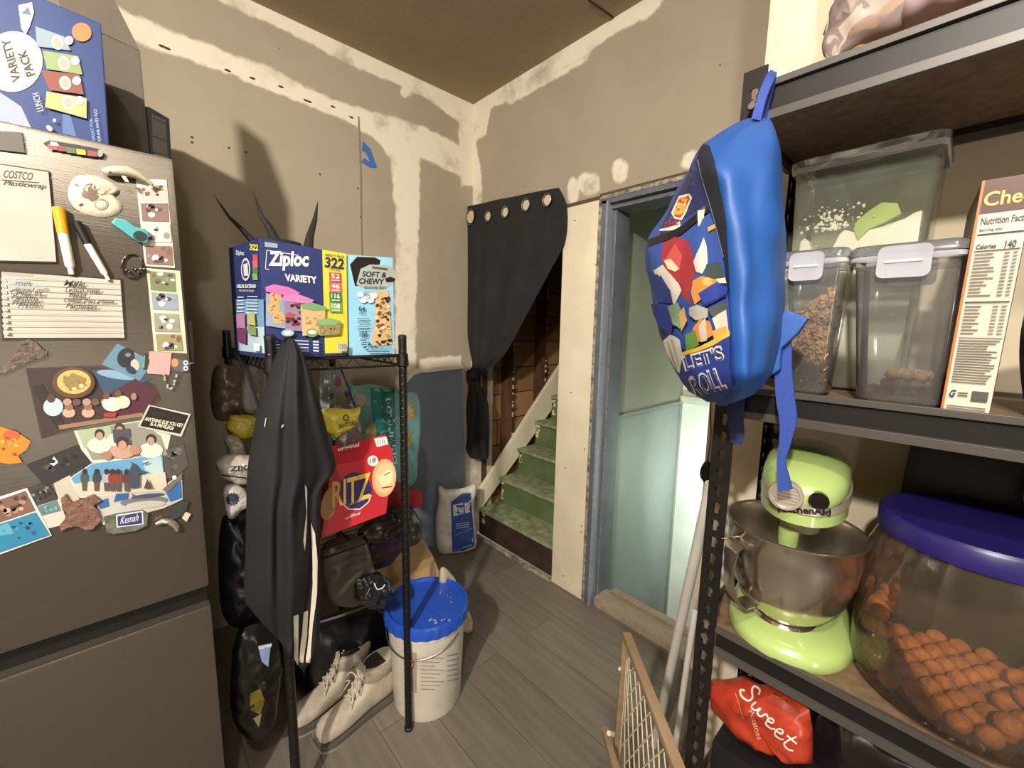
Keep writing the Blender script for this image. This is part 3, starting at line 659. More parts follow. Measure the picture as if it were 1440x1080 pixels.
def beach(A):
    A.poly([(100, 672), (130, 652), (228, 639), (231, 672), (160, 692), (110, 692)], '#5f98bf'); A.poly([(200, 648), (226, 642), (231, 672), (210, 680)], '#a9c3c4'); A.poly([(104, 680), (232, 664), (236, 690), (110, 697)], '#c3bca8')
    for x, c in [(119, '#4d5148'), (136, '#3c3f46'), (150, '#a9a4a8'), (158, '#8e2f28'), (166, '#7e3a30'), (178, '#5b3a2e')]:
        A.ell(x, 672, 6, 9, c); A.ell(x, 663, 3.6, 4.2, '#332a28'); A.poly([(x-4, 678), (x+4, 678), (x+3, 690), (x-3, 690)], '#5a4a48')
    A.poly([(181, 662), (186, 652), (182, 648), (190, 652), (196, 660), (210, 663), (196, 665), (196, 684), (183, 686)], '#3d4652'); A.line([(200, 652), (209, 649)], 1.6, '#2d3a48'); A.poly([(202, 686), (207, 672), (214, 686)], '#4a4038')
flat('beach_photo', [(98, 672), (128, 652), (228, 638), (233, 690), (112, 700)], '#d9d2c2', 'blue beach photo of people standing in a row', 'photo', th=.0008, off=.003, art=beach)
flat('white_photo', [(75, 680), (98, 668), (112, 702), (86, 712)], '#bdb5a5', 'pale photo corner showing left of the beach photo', 'photo', th=.0008, off=.0018)
flat('grey_photo', [(228, 634), (258, 624), (265, 655), (246, 672), (232, 672)], '#4e4b46', 'small grey photo tucked behind the beach photo', 'photo', th=.0008, off=.0014, art=lambda A: A.blobs([(230, 636), (257, 627), (262, 655), (234, 668)], 12, ['#5f5b54', '#3c3a38', '#6b675e'], (.08, .2), 8))
def dol(A):
    A.poly([(134, 692), (230, 684), (256, 672), (256, 700), (230, 715), (142, 735), (136, 706)], '#b8b4ac')
    A.poly([(232, 690), (255, 676), (256, 700), (240, 706)], '#2f62a0'); A.poly([(136, 706), (152, 700), (154, 712), (140, 716)], '#355f94'); A.poly([(165, 688), (182, 690), (180, 702), (160, 706)], '#2f5c93')
    A.ell(203, 705, 34, 7, '#6c7178', -4); A.ell(205, 709, 28, 5, '#b9b4a8', -4); A.ell(208, 697, 24, 3, '#3f4a5c', -6); A.poly([(196, 699), (184, 693), (190, 701)], '#4a5058'); A.poly([(228, 688), (256, 664), (256, 672), (236, 692)], '#6b655d'); A.ell(245, 671, 3, 3, '#e9e4da')
flat('dolphin_photo', [(132, 694), (228, 684), (256, 666), (257, 702), (232, 714), (145, 738)], '#c2bfb6', 'photo of dolphins leaping through white surf', 'photo', th=.0008, off=.002, art=dol)
flat('crowd_photo', [(36, 690), (66, 676), (82, 702), (50, 712)], '#3f3a3a', 'small dark crowd photo above the pale print', 'photo', th=.0008, off=.0012, art=lambda A: A.blobs([(40, 691), (66, 680), (78, 700), (50, 709)], 12, ['#6b625e', '#2b2829', '#8a807a'], (.08, .16), 5))
flat('reef_photo', [(48, 712), (82, 700), (96, 736), (68, 743), (60, 738)], '#c9c4ba', 'small pale green reef photo left of the wooden magnet', 'photo', th=.0008, off=.001, art=lambda A: A.poly([(50, 713), (80, 703), (86, 718), (56, 726)], '#5c7f80').blobs([(52, 713), (80, 705), (84, 718), (57, 724)], 8, ['#39595a', '#86a3a0', '#4a4a48'], (.06, .14), 5))
def sea(A):
    A.poly([(-10, 706), (36, 690), (50, 718), (-10, 738)], '#7b5c50'); A.blobs([(-8, 705), (36, 693), (46, 716), (-8, 735)], 14, ['#a5806e', '#4c3a34', '#c4a494', '#332b2a'], (.08, .18), 6)
    A.poly([(-10, 740), (50, 720), (70, 752), (-10, 780)], '#2d7fa3'); A.poly([(-10, 742), (12, 735), (20, 750), (-10, 755)], '#55a5bd'); A.blobs([(0, 742), (50, 724), (62, 748), (0, 768)], 9, ['#1f5f88', '#3d90b0', '#1a4a70'], (.06, .14), 7)
flat('snorkel_photo', [(-12, 702), (38, 686), (73, 753), (-12, 784)], '#cfd6d0', 'large two-part photo with faces above and blue sea below', 'photo', th=.0008, off=.002, art=sea)
# souvenir magnets
tx = [(86, 700), (93, 694), (98, 703), (104, 706), (118, 700), (132, 694), (143, 703), (132, 710), (138, 716), (143, 729), (138, 736), (131, 743), (122, 745), (112, 740), (104, 739), (96, 741), (86, 746), (84, 738), (91, 730), (94, 720), (88, 716)]
flat('wooden_state_magnet', tx, mat('#8a6656', .6, noise_=(90, .3), c2='#5c4036', bump=(150, .4)), 'reddish wooden state-shaped magnet at the bottom of the photos', 'magnet', th=.006, off=.003, bevel=.001)
vg = [(0, 524), (16, 505), (24, 494), (30, 480), (42, 477), (53, 482), (60, 490), (68, 494), (67, 501), (50, 506), (30, 514), (14, 522), (0, 527)]
flat('state_outline_magnet', vg, mat('#6e5c50', .6, noise_=(90, .3), c2='#3f342e', bump=(150, .5)), 'brown wedge-shaped state souvenir magnet under the grocery list', 'magnet', th=.006, bevel=.001)
flat('leaf_cutout_magnet', [(-10, 598), (4, 600), (18, 605), (32, 612), (44, 620), (38, 632), (26, 640), (32, 650), (14, 652), (-10, 648)], '#c97f26', 'orange and yellow cut-out magnet at the left edge', 'magnet', th=.004, bevel=.0008,
     art=lambda A: A.ell(16, 612, 12, 7, '#b85a3a').blobs([(-4, 606), (36, 616), (30, 646), (-4, 646)], 9, ['#e0a63a', '#b8641e', '#8d4a1c', '#dfb04a'], (.06, .12), 9))
def kem(A):
    A.poly([(163, 724), (201, 718), (202, 737), (164, 742)], '#d8d4c8'); A.poly([(165, 726), (199, 720), (200, 736), (166, 740)], '#2f3372'); A.text('Kemah', (169, 737), (195, 732), (169, 727), '#e8e4ee', shear=.4)
flat('souvenir_magnet', [(146, 726), (162, 722), (200, 716), (208, 722), (207, 738), (190, 746), (160, 750), (150, 748)], mat('#6f7568', .5, noise_=(60, .4), c2='#3f4a34'), 'souvenir magnet with a purple name panel under the dolphins', 'magnet', th=.005, off=.003, bevel=.0008, art=kem)
b = MB(); b.tube([P(x, y, 'X', FX+.008) for x, y in [(219, 737), (228, 733), (238, 733), (247, 739), (250, 746)]], [.004, .007, .0075, .0075, .005], 12)
tag(b.build('silver_magnet', mat('#cfc9bd', .2, metal=.8)), 'silver curved bean-shaped magnet near the lower door edge', 'magnet')
b = MB(); b.prism([P(x, y, 'X', FX+.002) for x, y in [(256, 728), (261, 719), (268, 722), (262, 733)]], (.005, 0, 0)); tag(b.build('clip_magnet', mat('#c9c3b4', .3), smooth=False), 'tiny pale clip magnet touching the silver one', 'magnet')
flat('dark_fish_magnet', [(238, 722), (246, 712), (258, 704), (266, 705), (262, 716), (250, 728), (242, 730)], '#33383a', 'dark fish-shaped magnet at the lower right of the photos', 'magnet', th=.004, off=.002, bevel=.0008)

# ---------------- on top of the refrigerator
bx = empty('snack_variety_box', (-1.35, -.2, FZ), 'blue snack variety pack box on the refrigerator, seen at a tilt', 'box')
blue = mat('#263a6e', .4, name='printed_blue_card')
fq = [P(x, y, 'X', -1.243) for x, y in [(-160, -35), (142, 33), (153, 203)]]
c0 = P(-160, 130, 'X', -1.243); fq = [Vector((-1.243, -.40, 2.02)), Vector((-1.243, fq[1].y, fq[1].z)), Vector((-1.243, fq[2].y, FZ+.001)), Vector((-1.243, -.40, FZ+.001))]
b = MB(); b.prism(fq, (-.20, 0, 0)); b.build('carton', blue, bx, smooth=False, bevel=.0015)
A = Art((-1.243, 0, 0), N_)
A.poly([(-40, 155), (0, 130), (30, 150), (45, 182), (-40, 175)], '#8d95ab'); A.poly([(88, 150), (100, 165), (108, 193), (88, 188)], '#4a6496')
A.ell(18, 87, 42, 43, '#c4bdae', 20, 28); A.text('VARIETY', (30, 113), (14, 54), (18, 117), '#3b342e', bold=.02); A.text('PACK', (50, 105), (36, 70), (38, 109), '#3b342e', bold=.02)
A.poly([(26, 8), (45, 4), (48, 18), (42, 38), (36, 50), (30, 40)], '#cdd0d2', ); A.poly([(30, 20), (40, 10), (44, 22)], '#5a6a8c')
A.ell(115, 46, 14, 13, '#c87746', 30)
for q, c, cc in [([(50, 38), (90, 52), (100, 72), (52, 66)], '#7f8d9c', (81, 61)), ([(60, 72), (110, 80), (116, 106), (66, 98)], '#7f9062', (90, 90)), ([(58, 100), (112, 106), (118, 134), (70, 128)], '#7c4238', (92, 118)), ([(66, 130), (122, 140), (122, 168), (64, 152)], '#b7a169', (96, 146))]:
    A.poly(q, c); A.ell(cc[0], cc[1], 8, 10, '#ddd6c8', -20); A.ell(cc[0], cc[1], 5.5, 7, '#9a9484', -20); A.ell(cc[0]+16, cc[1]-3, 6, 6, '#e0dacb')
A.text('LUNCH', (62, 157), (55, 132), (53, 159), '#c4bcb0'); A.text('GREAT FOR', (134, 199), (130, 168), (130, 200), '#8fa0c4'); A.text('GRAB AND GO', (142, 200), (136, 155), (138, 201), '#aeb6cc'); A.ell(77, 171, 2.4, 2.4, '#ffffff'); A.ell(70, 182, 5, 3, '#c8ccd8', 40)
A.done('printed_face', bx)
b = MB(); b.hexa([(-1.95, -.38, FZ), (-1.5, -.38, FZ), (-1.5, .083, FZ), (-1.95, .083, FZ)], [(-1.95, -.38, 2.10), (-1.5, -.38, 2.14), (-1.5, .083, 2.075), (-1.95, .083, 2.10)])
gb = b.build('cardboard_carton', mat('#5d554a', .8), smooth=False, bevel=.003); tag(gb, 'tall grey cardboard carton with raised flaps behind the blue snack box', 'box')
b = MB(); b.prism([(-1.5, .083, 2.075), (-1.5, -.05, 2.095), (-1.47, -.075, 2.30), (-1.47, .0, 2.26)], (-.004, 0, 0)); b.build('top_flap', mat('#665d50', .8), gb, smooth=False)
b = MB(); q = [P(x, y, 'X', -1.52) for x, y in [(203, 150), (209, 150), (238, 167), (241, 222), (206, 216)]]; b.prism(q, (-.16, 0, 0)); db = b.build('slim_dark_box', mat('#2b2f45', .5), smooth=False); tag(db, 'slim dark navy box standing at the rear corner of the refrigerator', 'box')
A = Art((-1.519, 0, 0), N_).poly([(213, 160), (233, 169), (236, 219), (215, 213)], '#6d665a'); A.line([(214, 166), (233, 174)], 1, '#1a1a22').line([(215, 191), (234, 199)], 1, '#1a1a22'); A.done('printed_label', db)

# ================================================================== CURTAIN
black = mat('#201f1e', .85, bump=(160, .25), name='black_cotton', noise_=(8, .15))
YC = YB-.035
rows = [((652, 292), (786, 264)), ((652, 310), (797, 290)), ((653, 360), (794, 340)), ((654, 410), (772, 384)), ((656, 460), (742, 440)), ((661, 495), (712, 495)), ((664, 515), (690, 517)), ((655, 523), (678, 527)), ((656, 534), (676, 536)), ((659, 545), (677, 543)),
        ((654, 580), (687, 570)), ((649, 612), (688, 610)), ((659, 640), (687, 640)), ((663, 642), (683, 648))]
mb = drape(rows, 'Y', YC, -1, .012, n=56, m=90, folds=3, amp=lambda v: .003+.007*min(1, v*3), seed=2, back=.004)
cur = mb.build('curtain', black, ang=60); tag(cur, 'black grommet curtain knotted at its lower end over the stair opening', 'curtain')
ct = bvh(cur)
for i, (x, y, rx) in enumerate([(661, 305, 6.5), (686, 304, 4.6), (710, 298, 5.3), (739, 288, 6.2), (769, 281, 6.6)]):
    c0 = P(x, y, 'Y', YC-.026); e = P(x+rx, y, 'Y', YC-.026); r = (e-c0).length*.85
    b = MB(); b.tube([c0+Vector((r*math.cos(t*math.pi/12), 0, 1.12*r*math.sin(t*math.pi/12)*(.022/r if 0 else 1))) for t in range(24)], .0028, 8, closed=True, flat=.7)
    g = b.build('grommet', mat('#b9b2a6', .3, metal=.9), cur)
    b = MB(); b.lathe([(0, 0), (r*.9, 0), (r*.9, .002), (0, .002)], c0+Vector((0, .006, 0)), 20, M_=Matrix.Rotation(math.radians(90), 3, 'X')); b.build('grommet_opening', mat('#c9bb9c', .8), g)
b = MB(); b.sphere(P(668, 528, 'Y', YC-.02), (.032, .028, .03), 10); b.build('knot', black, cur)

# ================================================================== WIRE RACK
RXF, RXB, RY0, RY1 = -1.17, -1.77, .262, .622
rackm = mat('#1b1917', .35, metal=.3, name='black_epoxy_wire')
rk = empty('wire_shelving_rack', (-1.47, .44, 0), 'black wire shelving rack between the refrigerator and the blue bucket', 'shelving')
for x in (RXF, RXB):
    for y in (RY0, RY1):
        b = MB(); b.tube([(x, y, 0.012), (x, y, 1.36)], .0125, 14)
        for z in np.arange(.05, 1.34, .0254): b.lathe([(.0126, -.0015), (.0131, 0), (.0126, .0015)], (x, y, float(z)), 14)
        ps = b.build('post', rackm, rk)
        b = MB(); b.lathe([(.0, 0), (.016, 0), (.016, .008), (.008, .014), (0, .014)], (x, y, 0), 14); b.build('foot', blk, ps)
        b = MB(); b.lathe([(0, 0), (.013, 0), (.013, .008), (.009, .012), (0, .012)], (x, y, 1.358), 14); b.build('post_cap', blk, ps)
RSH = (1.305, .765)
for z in RSH:
    b = MB()
    for zz in (z, z-.028):
        for a, c in (((RXF, RY0), (RXF, RY1)), ((RXF, RY1), (RXB, RY1)), ((RXB, RY1), (RXB, RY0)), ((RXB, RY0), (RXF, RY0))): b.tube([(*a, zz), (*c, zz)], .0032, 6)
    for a, c in (((RXF, RY0), (RXF, RY1)), ((RXF, RY1), (RXB, RY1)), ((RXB, RY1), (RXB, RY0)), ((RXB, RY0), (RXF, RY0))):
        A_, C_ = Vector((*a, z)), Vector((*c, z)); n = int((C_-A_).length/.026); n += n % 2
        b.tube([A_.lerp(C_, i/n)+Vector((0, 0, -.028*(i % 2))) for i in range(n+1)], .0016, 5)
    sh = b.build('shelf', rackm, rk)
    b = MB()
    for i in range(1, 24): x = RXB+(RXF-RXB)*i/24; b.tube([(x, RY0, z+.002), (x, RY1, z+.002)], .0014, 5)
    b.tube([(RXF, (RY0+RY1)/2, z-.002), (RXB, (RY0+RY1)/2, z-.002)], .003, 6); b.build('shelf_wires', rackm, sh)
    for x in (RXF, RXB):
        for y in (RY0, RY1): b = MB(); b.lathe([(.013, -.034), (.0185, -.03), (.016, .006), (.013, .008)], (x, y, z), 16); b.build('shelf_collar', rackm, sh)
SZ = RSH[0]+.0045
# zipper bag box
XZ = -1.185
zb = empty('storage_bag_box', (XZ-.15, .34, SZ), 'navy and yellow variety box of zipper bags on top of the rack', 'box')
Q = lambda x, y: P(x, y, 'X', XZ)
ytop = P(375, 336, 'X', XZ).z; yr = P(487, 497, 'X', XZ).y; yl = P(373, 497, 'X', XZ).y
b = MB(); navy = mat('#2d3766', .35, name='navy_printed_card'); ltb = mat('#6e9cc4', .35)
zfront = [(XZ, yl, SZ), (XZ, yr, SZ), (XZ, yr+.004, P(487, 357, 'X', XZ).z), (XZ, yl+.002, ytop)]
XK = -1.405; zback = [(XK, yl-.028, SZ), (XK, yr-.02, SZ), (XK, yr-.016, zfront[2][2]-.004), (XK, yl-.026, ytop-.002)]
b.use(navy).add(zfront+zback, [(0, 1, 2, 3), (7, 6, 5, 4), (0, 4, 5, 1), (1, 5, 6, 2), (2, 6, 7, 3), (3, 7, 4, 0)]); b.build('carton', None, zb, smooth=False, bevel=.001)
A = Art((XZ, 0, 0), N_)
A.poly([(453, 351), (487, 357), (489, 496), (457, 497)], '#d8c83a')
A.text('Ziploc', (377, 380), (433, 381), (379, 353), '#e9e4d8', bold=.035); A.text('VARIETY', (401, 395), (446, 399), (400, 385), '#e6e2d8', bold=.04)
A.line([(375, 352), (419, 359), (418, 363)], 1, '#c9cbd4'); A.line([(375, 352), (373, 378), (378, 379)], 1, '#c9cbd4'); A.poly([(372, 340), (390, 343), (390, 349), (372, 347)], '#8f96a8')
A.text('VARIETY PACK', (456, 360), (484, 364), (456, 356), '#28305a'); A.text('322', (456, 376), (483, 379), (457, 361), '#28305a', bold=.03); A.text('TOTAL BAGS', (462, 380), (479, 382), (462, 377), '#28305a')
for i, (t, c) in enumerate([('52', '#b4404e'), ('46', '#d25a62'), ('116', '#3c7444'), ('108', '#6aa04c')]):
    y = 383+i*14; A.poly([(462, y), (479, y+1), (480, y+14.5), (463, y+14)], c); A.text(t, (465, y+8), (477, y+9), (465, y+1.5), '#f0e6e0', bold=.02); A.line([(465, y+11), (477, y+11.5)], 1.2, '#e8d4d0')
A.poly([(373, 412), (373, 458), (400, 462), (402, 420)], '#8797ad'); 
for x, y, r in [(386, 418, 9), (384, 433, 9), (391, 447, 9)]: A.ell(x, y, r, r*.95, '#c19a66'); A.blobs([(x-6, y-6), (x+6, y-6), (x+6, y+6), (x-6, y+6)], 5, ['#4c2f22'], (.08, .14), int(y))
A.poly([(372, 404), (384, 400), (405, 404), (421, 412), (410, 417), (385, 413), (373, 410)], '#c76aa6'); A.poly([(398, 422), (424, 420), (426, 466), (400, 464)], '#8a7a94'); A.blobs([(399, 424), (424, 424), (424, 462), (400, 462)], 26, ['#8c2f3f', '#6b2436', '#b04a54', '#4a1c2c'], (.08, .14), 12)
A.poly([(396, 416), (416, 413), (440, 422), (436, 427), (420, 426), (400, 424)], '#cf78ae'); A.poly([(421, 430), (456, 432), (455, 470), (424, 472)], '#c8a878'); A.blobs([(428, 438), (452, 438), (450, 458), (428, 462)], 12, ['#b98a58', '#d8bc90', '#a87848'], (.08, .16), 13)
A.poly([(421, 428), (436, 425), (458, 432), (456, 436), (440, 437), (424, 434)], '#6f9a6a'); A.poly([(446, 455), (478, 452), (476, 470), (448, 472)], '#8f8458'); A.blobs([(448, 457), (476, 456), (474, 469), (450, 470)], 14, ['#6b4a32', '#b0764c', '#5a3a28', '#c29a68'], (.06, .1), 14); A.poly([(442, 450), (462, 447), (478, 452), (470, 457), (448, 457)], '#7fa873')
A.ell(403, 468, 9, 5, '#8fb0c0').ell(403, 468, 6, 2.5, '#d8dcd0').ell(437, 468, 8, 6, '#6f8f5a').ell(437, 467, 6, 3, '#e0d8c0')
for k in range(4): A.line([(376, 480+k*4.2), (388+k*3, 480.4+k*4.2)], 1.4, '#b7bccb'); A.line([(404, 478+k*4.8), (432, 479.5+k*4.6)], 1.4, '#b7bccb'); A.line([(438, 480+k*4.2), (446, 480.5+k*4.2)], 2.2, '#c4c6cf')
A.poly([(472, 482), (485, 482), (485, 493), (472, 493)], '#c9c4b4')
for k in range(5): A.line([(474+k*2.3, 483), (474+k*2.3, 491)], 1, '#6a6488')
A.done('printed_front', zb)
# narrow side facing the kitchen (south)
sp0, sp1, sp2 = Vector(zfront[0]), Vector(zback[0]), Vector(zfront[3]); sn = (sp1-sp0).cross(sp2-sp0).normalized(); sn = -sn if sn.y > 0 else sn
A = Art(sp0, sn)
A.poly([(331, 421), (371, 421), (373, 497), (335, 493)], '#6d93b8'); A.poly([(333, 458), (372, 460), (373, 497), (335, 493)], '#a9bccb')
A.text('Ziploc', (332, 360), (344, 361), (332, 352), '#c9c8c4', bold=.03); A.text('322', (352, 352), (364, 353), (352, 343), '#d8c83a', bold=.04)
for i, c in enumerate(['#b04a5a', '#c25a66', '#4a7a4c', '#7aa05a']): A.poly([(356, 358+i*9), (363, 358+i*9), (364, 367+i*9), (357, 367+i*9)], c)
A.ell(347, 379, 6.5, 16, '#c4c6cc').ell(347, 379, 5, 13, '#2d3766').poly([(344, 372), (350, 370), (351, 388), (345, 388)], '#c4c6cc')
A.text('HELPS EXTEND', (335, 405), (362, 405), (335, 400), '#e2e2dc', bold=.03); A.text('THE LIFE OF FOOD', (338, 410), (359, 411), (338, 407), '#d8d8d4')
for k in range(6): A.line([(336, 418+k*5), (345, 418+k*5)], 1.2, '#dde4e8'); A.line([(350, 417+k*4.5), (365, 417.5+k*4.5)], 1, '#dde4e8')
A.poly([(336, 442), (348, 440), (349, 462), (337, 460)], '#a8779a').poly([(337, 462), (350, 462), (350, 484), (338, 480)], '#6a3a5a').poly([(352, 440), (362, 439), (364, 458), (353, 456)], '#a9a86a').poly([(353, 458), (364, 459), (365, 472), (354, 470)], '#7a8a5a').poly([(361, 482), (370, 484), (370, 494), (362, 493)], '#dcdcd6')
A.done('printed_side', zb)
# granola bar box
XG = -1.19
gb2 = empty('granola_bar_box', (XG-.1, .53, SZ), 'light blue chewy granola bar box right of the zipper bag box', 'box')
G = lambda x, y: P(x, y, 'X', XG)
gf = [G(491, 497), G(558, 497), G(557, 363), G(487, 358)]; gf[0].z = gf[1].z = SZ
for p in gf: p.y = min(max(p.y, yr+.008), .606)
b = MB(); b.prism(gf, (-.18, 0, 0)); b.build('carton', mat('#8ec3dc', .4, name='light_blue_card'), gb2, smooth=False, bevel=.001)
A = Art((XG, 0, 0), N_)
A.poly([(492, 372), (502, 361), (527, 362), (535, 366), (533, 374), (528, 384), (508, 402), (499, 402)], '#17130f'); A.poly([(507, 378), (520, 372), (546, 373), (557, 382), (555, 392), (548, 402), (535, 408), (508, 404), (501, 400)], '#9fa6a2')
A.line([(523, 376), (545, 379)], 3, '#4a4c4a'); A.text('SOFT &', (509, 389), (543, 391), (510, 381), '#27211c', bold=.03); A.text('CHEWY', (504, 399), (539, 400), (505, 391), '#27211c', bold=.03); A.text('Granola Bars', (512, 406), (543, 406), (512, 402), '#4a443c', shear=.2)
A.poly([(541, 392), (548, 389), (556, 392), (554, 396), (543, 397)], '#201a16')
A.poly([(528, 410), (546, 408), (549, 450), (551, 484), (525, 487), (522, 480), (527, 450)], '#c9ab7c'); A.blobs([(527, 412), (548, 410), (551, 480), (525, 482)], 55, ['#e2cda4', '#8a5a34', '#4a2a1a', '#d6b888', '#b08452'], (.05, .09), 21)
A.blobs([(521, 476), (553, 476), (553, 488), (521, 488)], 16, ['#3a2016', '#522e1c'], (.08, .13), 22)
for e in pell(515, 416, 10, 7, 6)[:3]+[(506, 414), (515, 419), (522, 414)]: A.ell(e[0], e[1], 5, 4, '#dfe6e4')
A.text('NOW WITH\nMORE\nCHIPS', (508, 422), (524, 421), (508, 411), '#5a5f66'); A.text('64', (503, 437), (512, 438), (503, 430), '#2a4a5c', bold=.02); A.text('BARS', (504, 442), (512, 442), (504, 439), '#2a4a5c')
for y in (448, 453, 459, 463): A.line([(501, y), (518, y)], 1.2, '#4a748a')
A.text('100', (504, 474), (515, 474), (504, 466), '#2a4a5c', bold=.02); A.line([(505, 478), (514, 478)], 1.2, '#2a4a5c'); A.line([(506, 484), (514, 484)], 1.2, '#2a4a5c'); A.poly([(515, 485), (518, 481), (521, 486)], '#1d3a4a')
A.text('64 BARS NET WT 53.7 OZ', (516, 491), (549, 491), (516, 487), '#2a4a5c'); A.line([(515, 494), (546, 494)], 1.6, '#4a748a'); A.ell(511, 488, 2, 1.5, '#2a4a5c')
A.done('printed_front', gb2)
# spiked ornament
spk = empty('spiked_ornament', (-1.6, .38, SZ), 'black ornament with three long pointed spikes behind the zipper bag box', 'ornament')
sm_ = mat('#1c1a1a', .7, bump=(60, .4))
base_c = Vector((-1.6, .40, SZ+.10))
for pts in ([(300, 273), (322, 305), (340, 322), (356, 340)], [(355, 268), (368, 305), (380, 322), (389, 342)], [(447, 283), (443, 308), (436, 332), (433, 352)]):
    w_ = [P(x, y, 'X', -1.6) for x, y in pts]; b = MB(); b.tube(w_+[w_[-1]+(w_[-1]-w_[-2])*.8], [.0008, .008, .013, .018, .02], 8, flat=.6); b.build('spike', sm_, spk)
b = MB(); b.lathe([(0, 0), (.085, 0), (.1, .05), (.11, .2), (.10, .32), (.07, .36), (0, .37)], (-1.6, .40, SZ), 24, sx=.7, sy=1.0); b.build('base', sm_, spk)
# jacket
XJK = -1.125
jr = [((399, 478), (412, 476)), ((392, 490), (422, 492)), ((380, 520), (434, 520)), ((362, 580), (449, 570)), ((354, 620), (462, 620)), ((348, 660), (471, 655)), ((346, 720), (452, 680)), ((345, 780), (449, 740)), ((343, 820), (450, 800)), ((345, 845), (449, 850)), ((358, 862), (446, 900)), ((370, 870), (430, 928)), ((385, 880), (424, 936))]
mb = drape(jr, 'X', XJK, 1, lambda v: .03+.05*min(1, v*4), n=44, m=80, folds=2.6, amp=lambda v: .002+.009*min(1, v*2), seed=7, back=.02)
jfab = mat('#0f0f10', .8, bump=(300, .15), name='black_track_jacket_fabric', noise_=(6, .15)); jk = mb.build('track_jacket', jfab, ang=70)
tag(jk, 'black track jacket with white sleeve stripes hanging from the rack front', 'jacket')
jt = bvh(jk); wh = mat('#c9c0b0', .6, name='white_stripe')
def STR(a): a.done('sleeve_stripe', jk); n_ = Art(tree=jt, off=.003, pt=(XJK+.05, 0, 0), n=N_); n_.last = a.last; return n_
A = Art(tree=jt, off=.003, pt=(XJK+.05, 0, 0), n=N_); A.last = P(430, 800, 'X', XJK+.06)
A.poly([(428, 681), (431, 686), (431, 735), (428, 775), (426, 760), (430, 720)], wh); A = STR(A); A.poly([(437, 735), (443, 750), (446, 790), (445, 840), (440, 880), (436, 932), (430, 931), (436, 870), (440, 820), (439, 780)], wh)
A = STR(A); A.poly([(412, 866), (419, 864), (419, 900), (419, 936), (413, 925)], wh); A = STR(A); A.poly([(426, 861), (433, 858), (431, 895), (426, 932), (420, 930), (424, 890)], wh); A = STR(A); A.line([(375, 588), (373, 600)], 1, wh).line([(395, 601), (399, 597)], 2.6, wh)
A.done('zip_glint', jk)
b = MB(); b.tube([P(398, 480, 'X', XJK+.02), P(405, 474, 'X', XJK+.0), P(412, 480, 'X', XJK+.02)], .003, 6); b.build('hanging_loop', jfab, jk)

# ---------------- goods inside the rack
def bag(name, px, x, tf, tb, color, label, cat='bag', art=None, wr=.007, wf=30, seed=0, rough=.35, n=(1, 0, 0), at=None, ax='X', group=None, mname=None, spec=.5, lin_=False, power=.42, rings=16, bump=None, prints='printed_face'):
    ol = [P(a, c, ax, x) for a, c in px]
    mb = pouch(ol, n, tf, tb, seed=seed, wr=wr, wf=wf, lin_=lin_, power=power, rings=rings)
    m = color if isinstance(color, bpy.types.Material) else mat(color, rough, spec=spec, name=mname, bump=bump)
    o = mb.build(name, m, ang=60); tag(o, label, cat, group)
    if art:
        A = Art(tree=bvh(o), off=.0012, pt=ol[0], n=n); A.last = sum(ol, Vector())/len(ol); art(A); A.done(prints, o)
    return o
bag('burlington_bag', [(486, 540), (500, 543), (520, 540), (545, 545), (566, 552), (588, 556), (592, 600), (588, 640), (582, 680), (540, 690), (490, 650), (484, 590)], -1.60, .03, .03, '#6fa3a4', 'teal shopping bag with white store lettering leaning at the rack back', seed=3,
    art=lambda A: A.poly([(521, 545), (555, 547), (556, 600), (556, 650), (528, 640), (524, 590)], '#1f7a78').text('Burlington', (562, 652), (552, 560), (548, 652), '#d6e0da', bold=.01).ell(577, 578, 7, 13, '#b9a05a', -15).ell(577, 578, 4, 8, '#d8c890', -15).ell(574, 618, 5, 12, '#c2a24a', 10).ell(522, 607, 7, 13, '#b7a45c', 10).ell(507, 562, 7, 9, '#c9a890', -20))
bag('clear_gift_bag', [(452, 513), (466, 516), (479, 514), (490, 545), (500, 580), (508, 612), (480, 625), (458, 600), (450, 560)], -1.50, .02, .02, clear('printed_cellophane', (.9, .92, .93), .55, (.42, .46, .48)), 'clear plastic bag printed with coloured fruit, behind the yellow chip bag', seed=5,
    art=lambda A: A.ell(475, 537, 5, 7, '#8d4452').ell(466, 557, 3.5, 5, '#5d4a78').ell(482, 560, 5, 3.5, '#b7a63c').ell(466, 572, 3, 4, '#3c4a4a').line([(478, 515), (500, 573), (512, 610)], 1.6, '#2f2526').ell(488, 553, 3, 5, '#6b5068'))
bag('tortilla_chip_bag', [(450, 578), (470, 574), (495, 575), (507, 572), (502, 588), (497, 600), (492, 612), (478, 618), (465, 612), (455, 600)], -1.30, .03, .03, '#c9b93c', 'yellow crumpled tortilla chip bag above the red cracker box', seed=8, wr=.008, wf=26, rough=.3,
    art=lambda A: A.text('SANTITAS', (477, 603), (500, 597), (476, 597), '#2a2418', bold=.02).ell(486.5, 587.5, 4.5, 4.5, '#3f3a28').ell(486.5, 587.5, 2.6, 2.6, '#a89a3c').text('TORTILLA', (479, 612), (490, 608), (478, 608), '#3a3420'))
bag('brown_snack_bag', [(480, 608), (495, 600), (505, 606), (511, 620), (500, 640), (478, 640), (470, 625)], -1.28, .02, .02, '#5c4f48', 'brownish clear snack bag between the chip bag and the cracker box', seed=9)
bag('yellow_snack_bag', [(322, 590), (340, 583), (362, 588), (372, 602), (362, 615), (335, 616), (320, 606)], -1.45, .04, .03, '#a8982e', 'yellow bag half hidden left of the black jacket', seed=11, wr=.008)
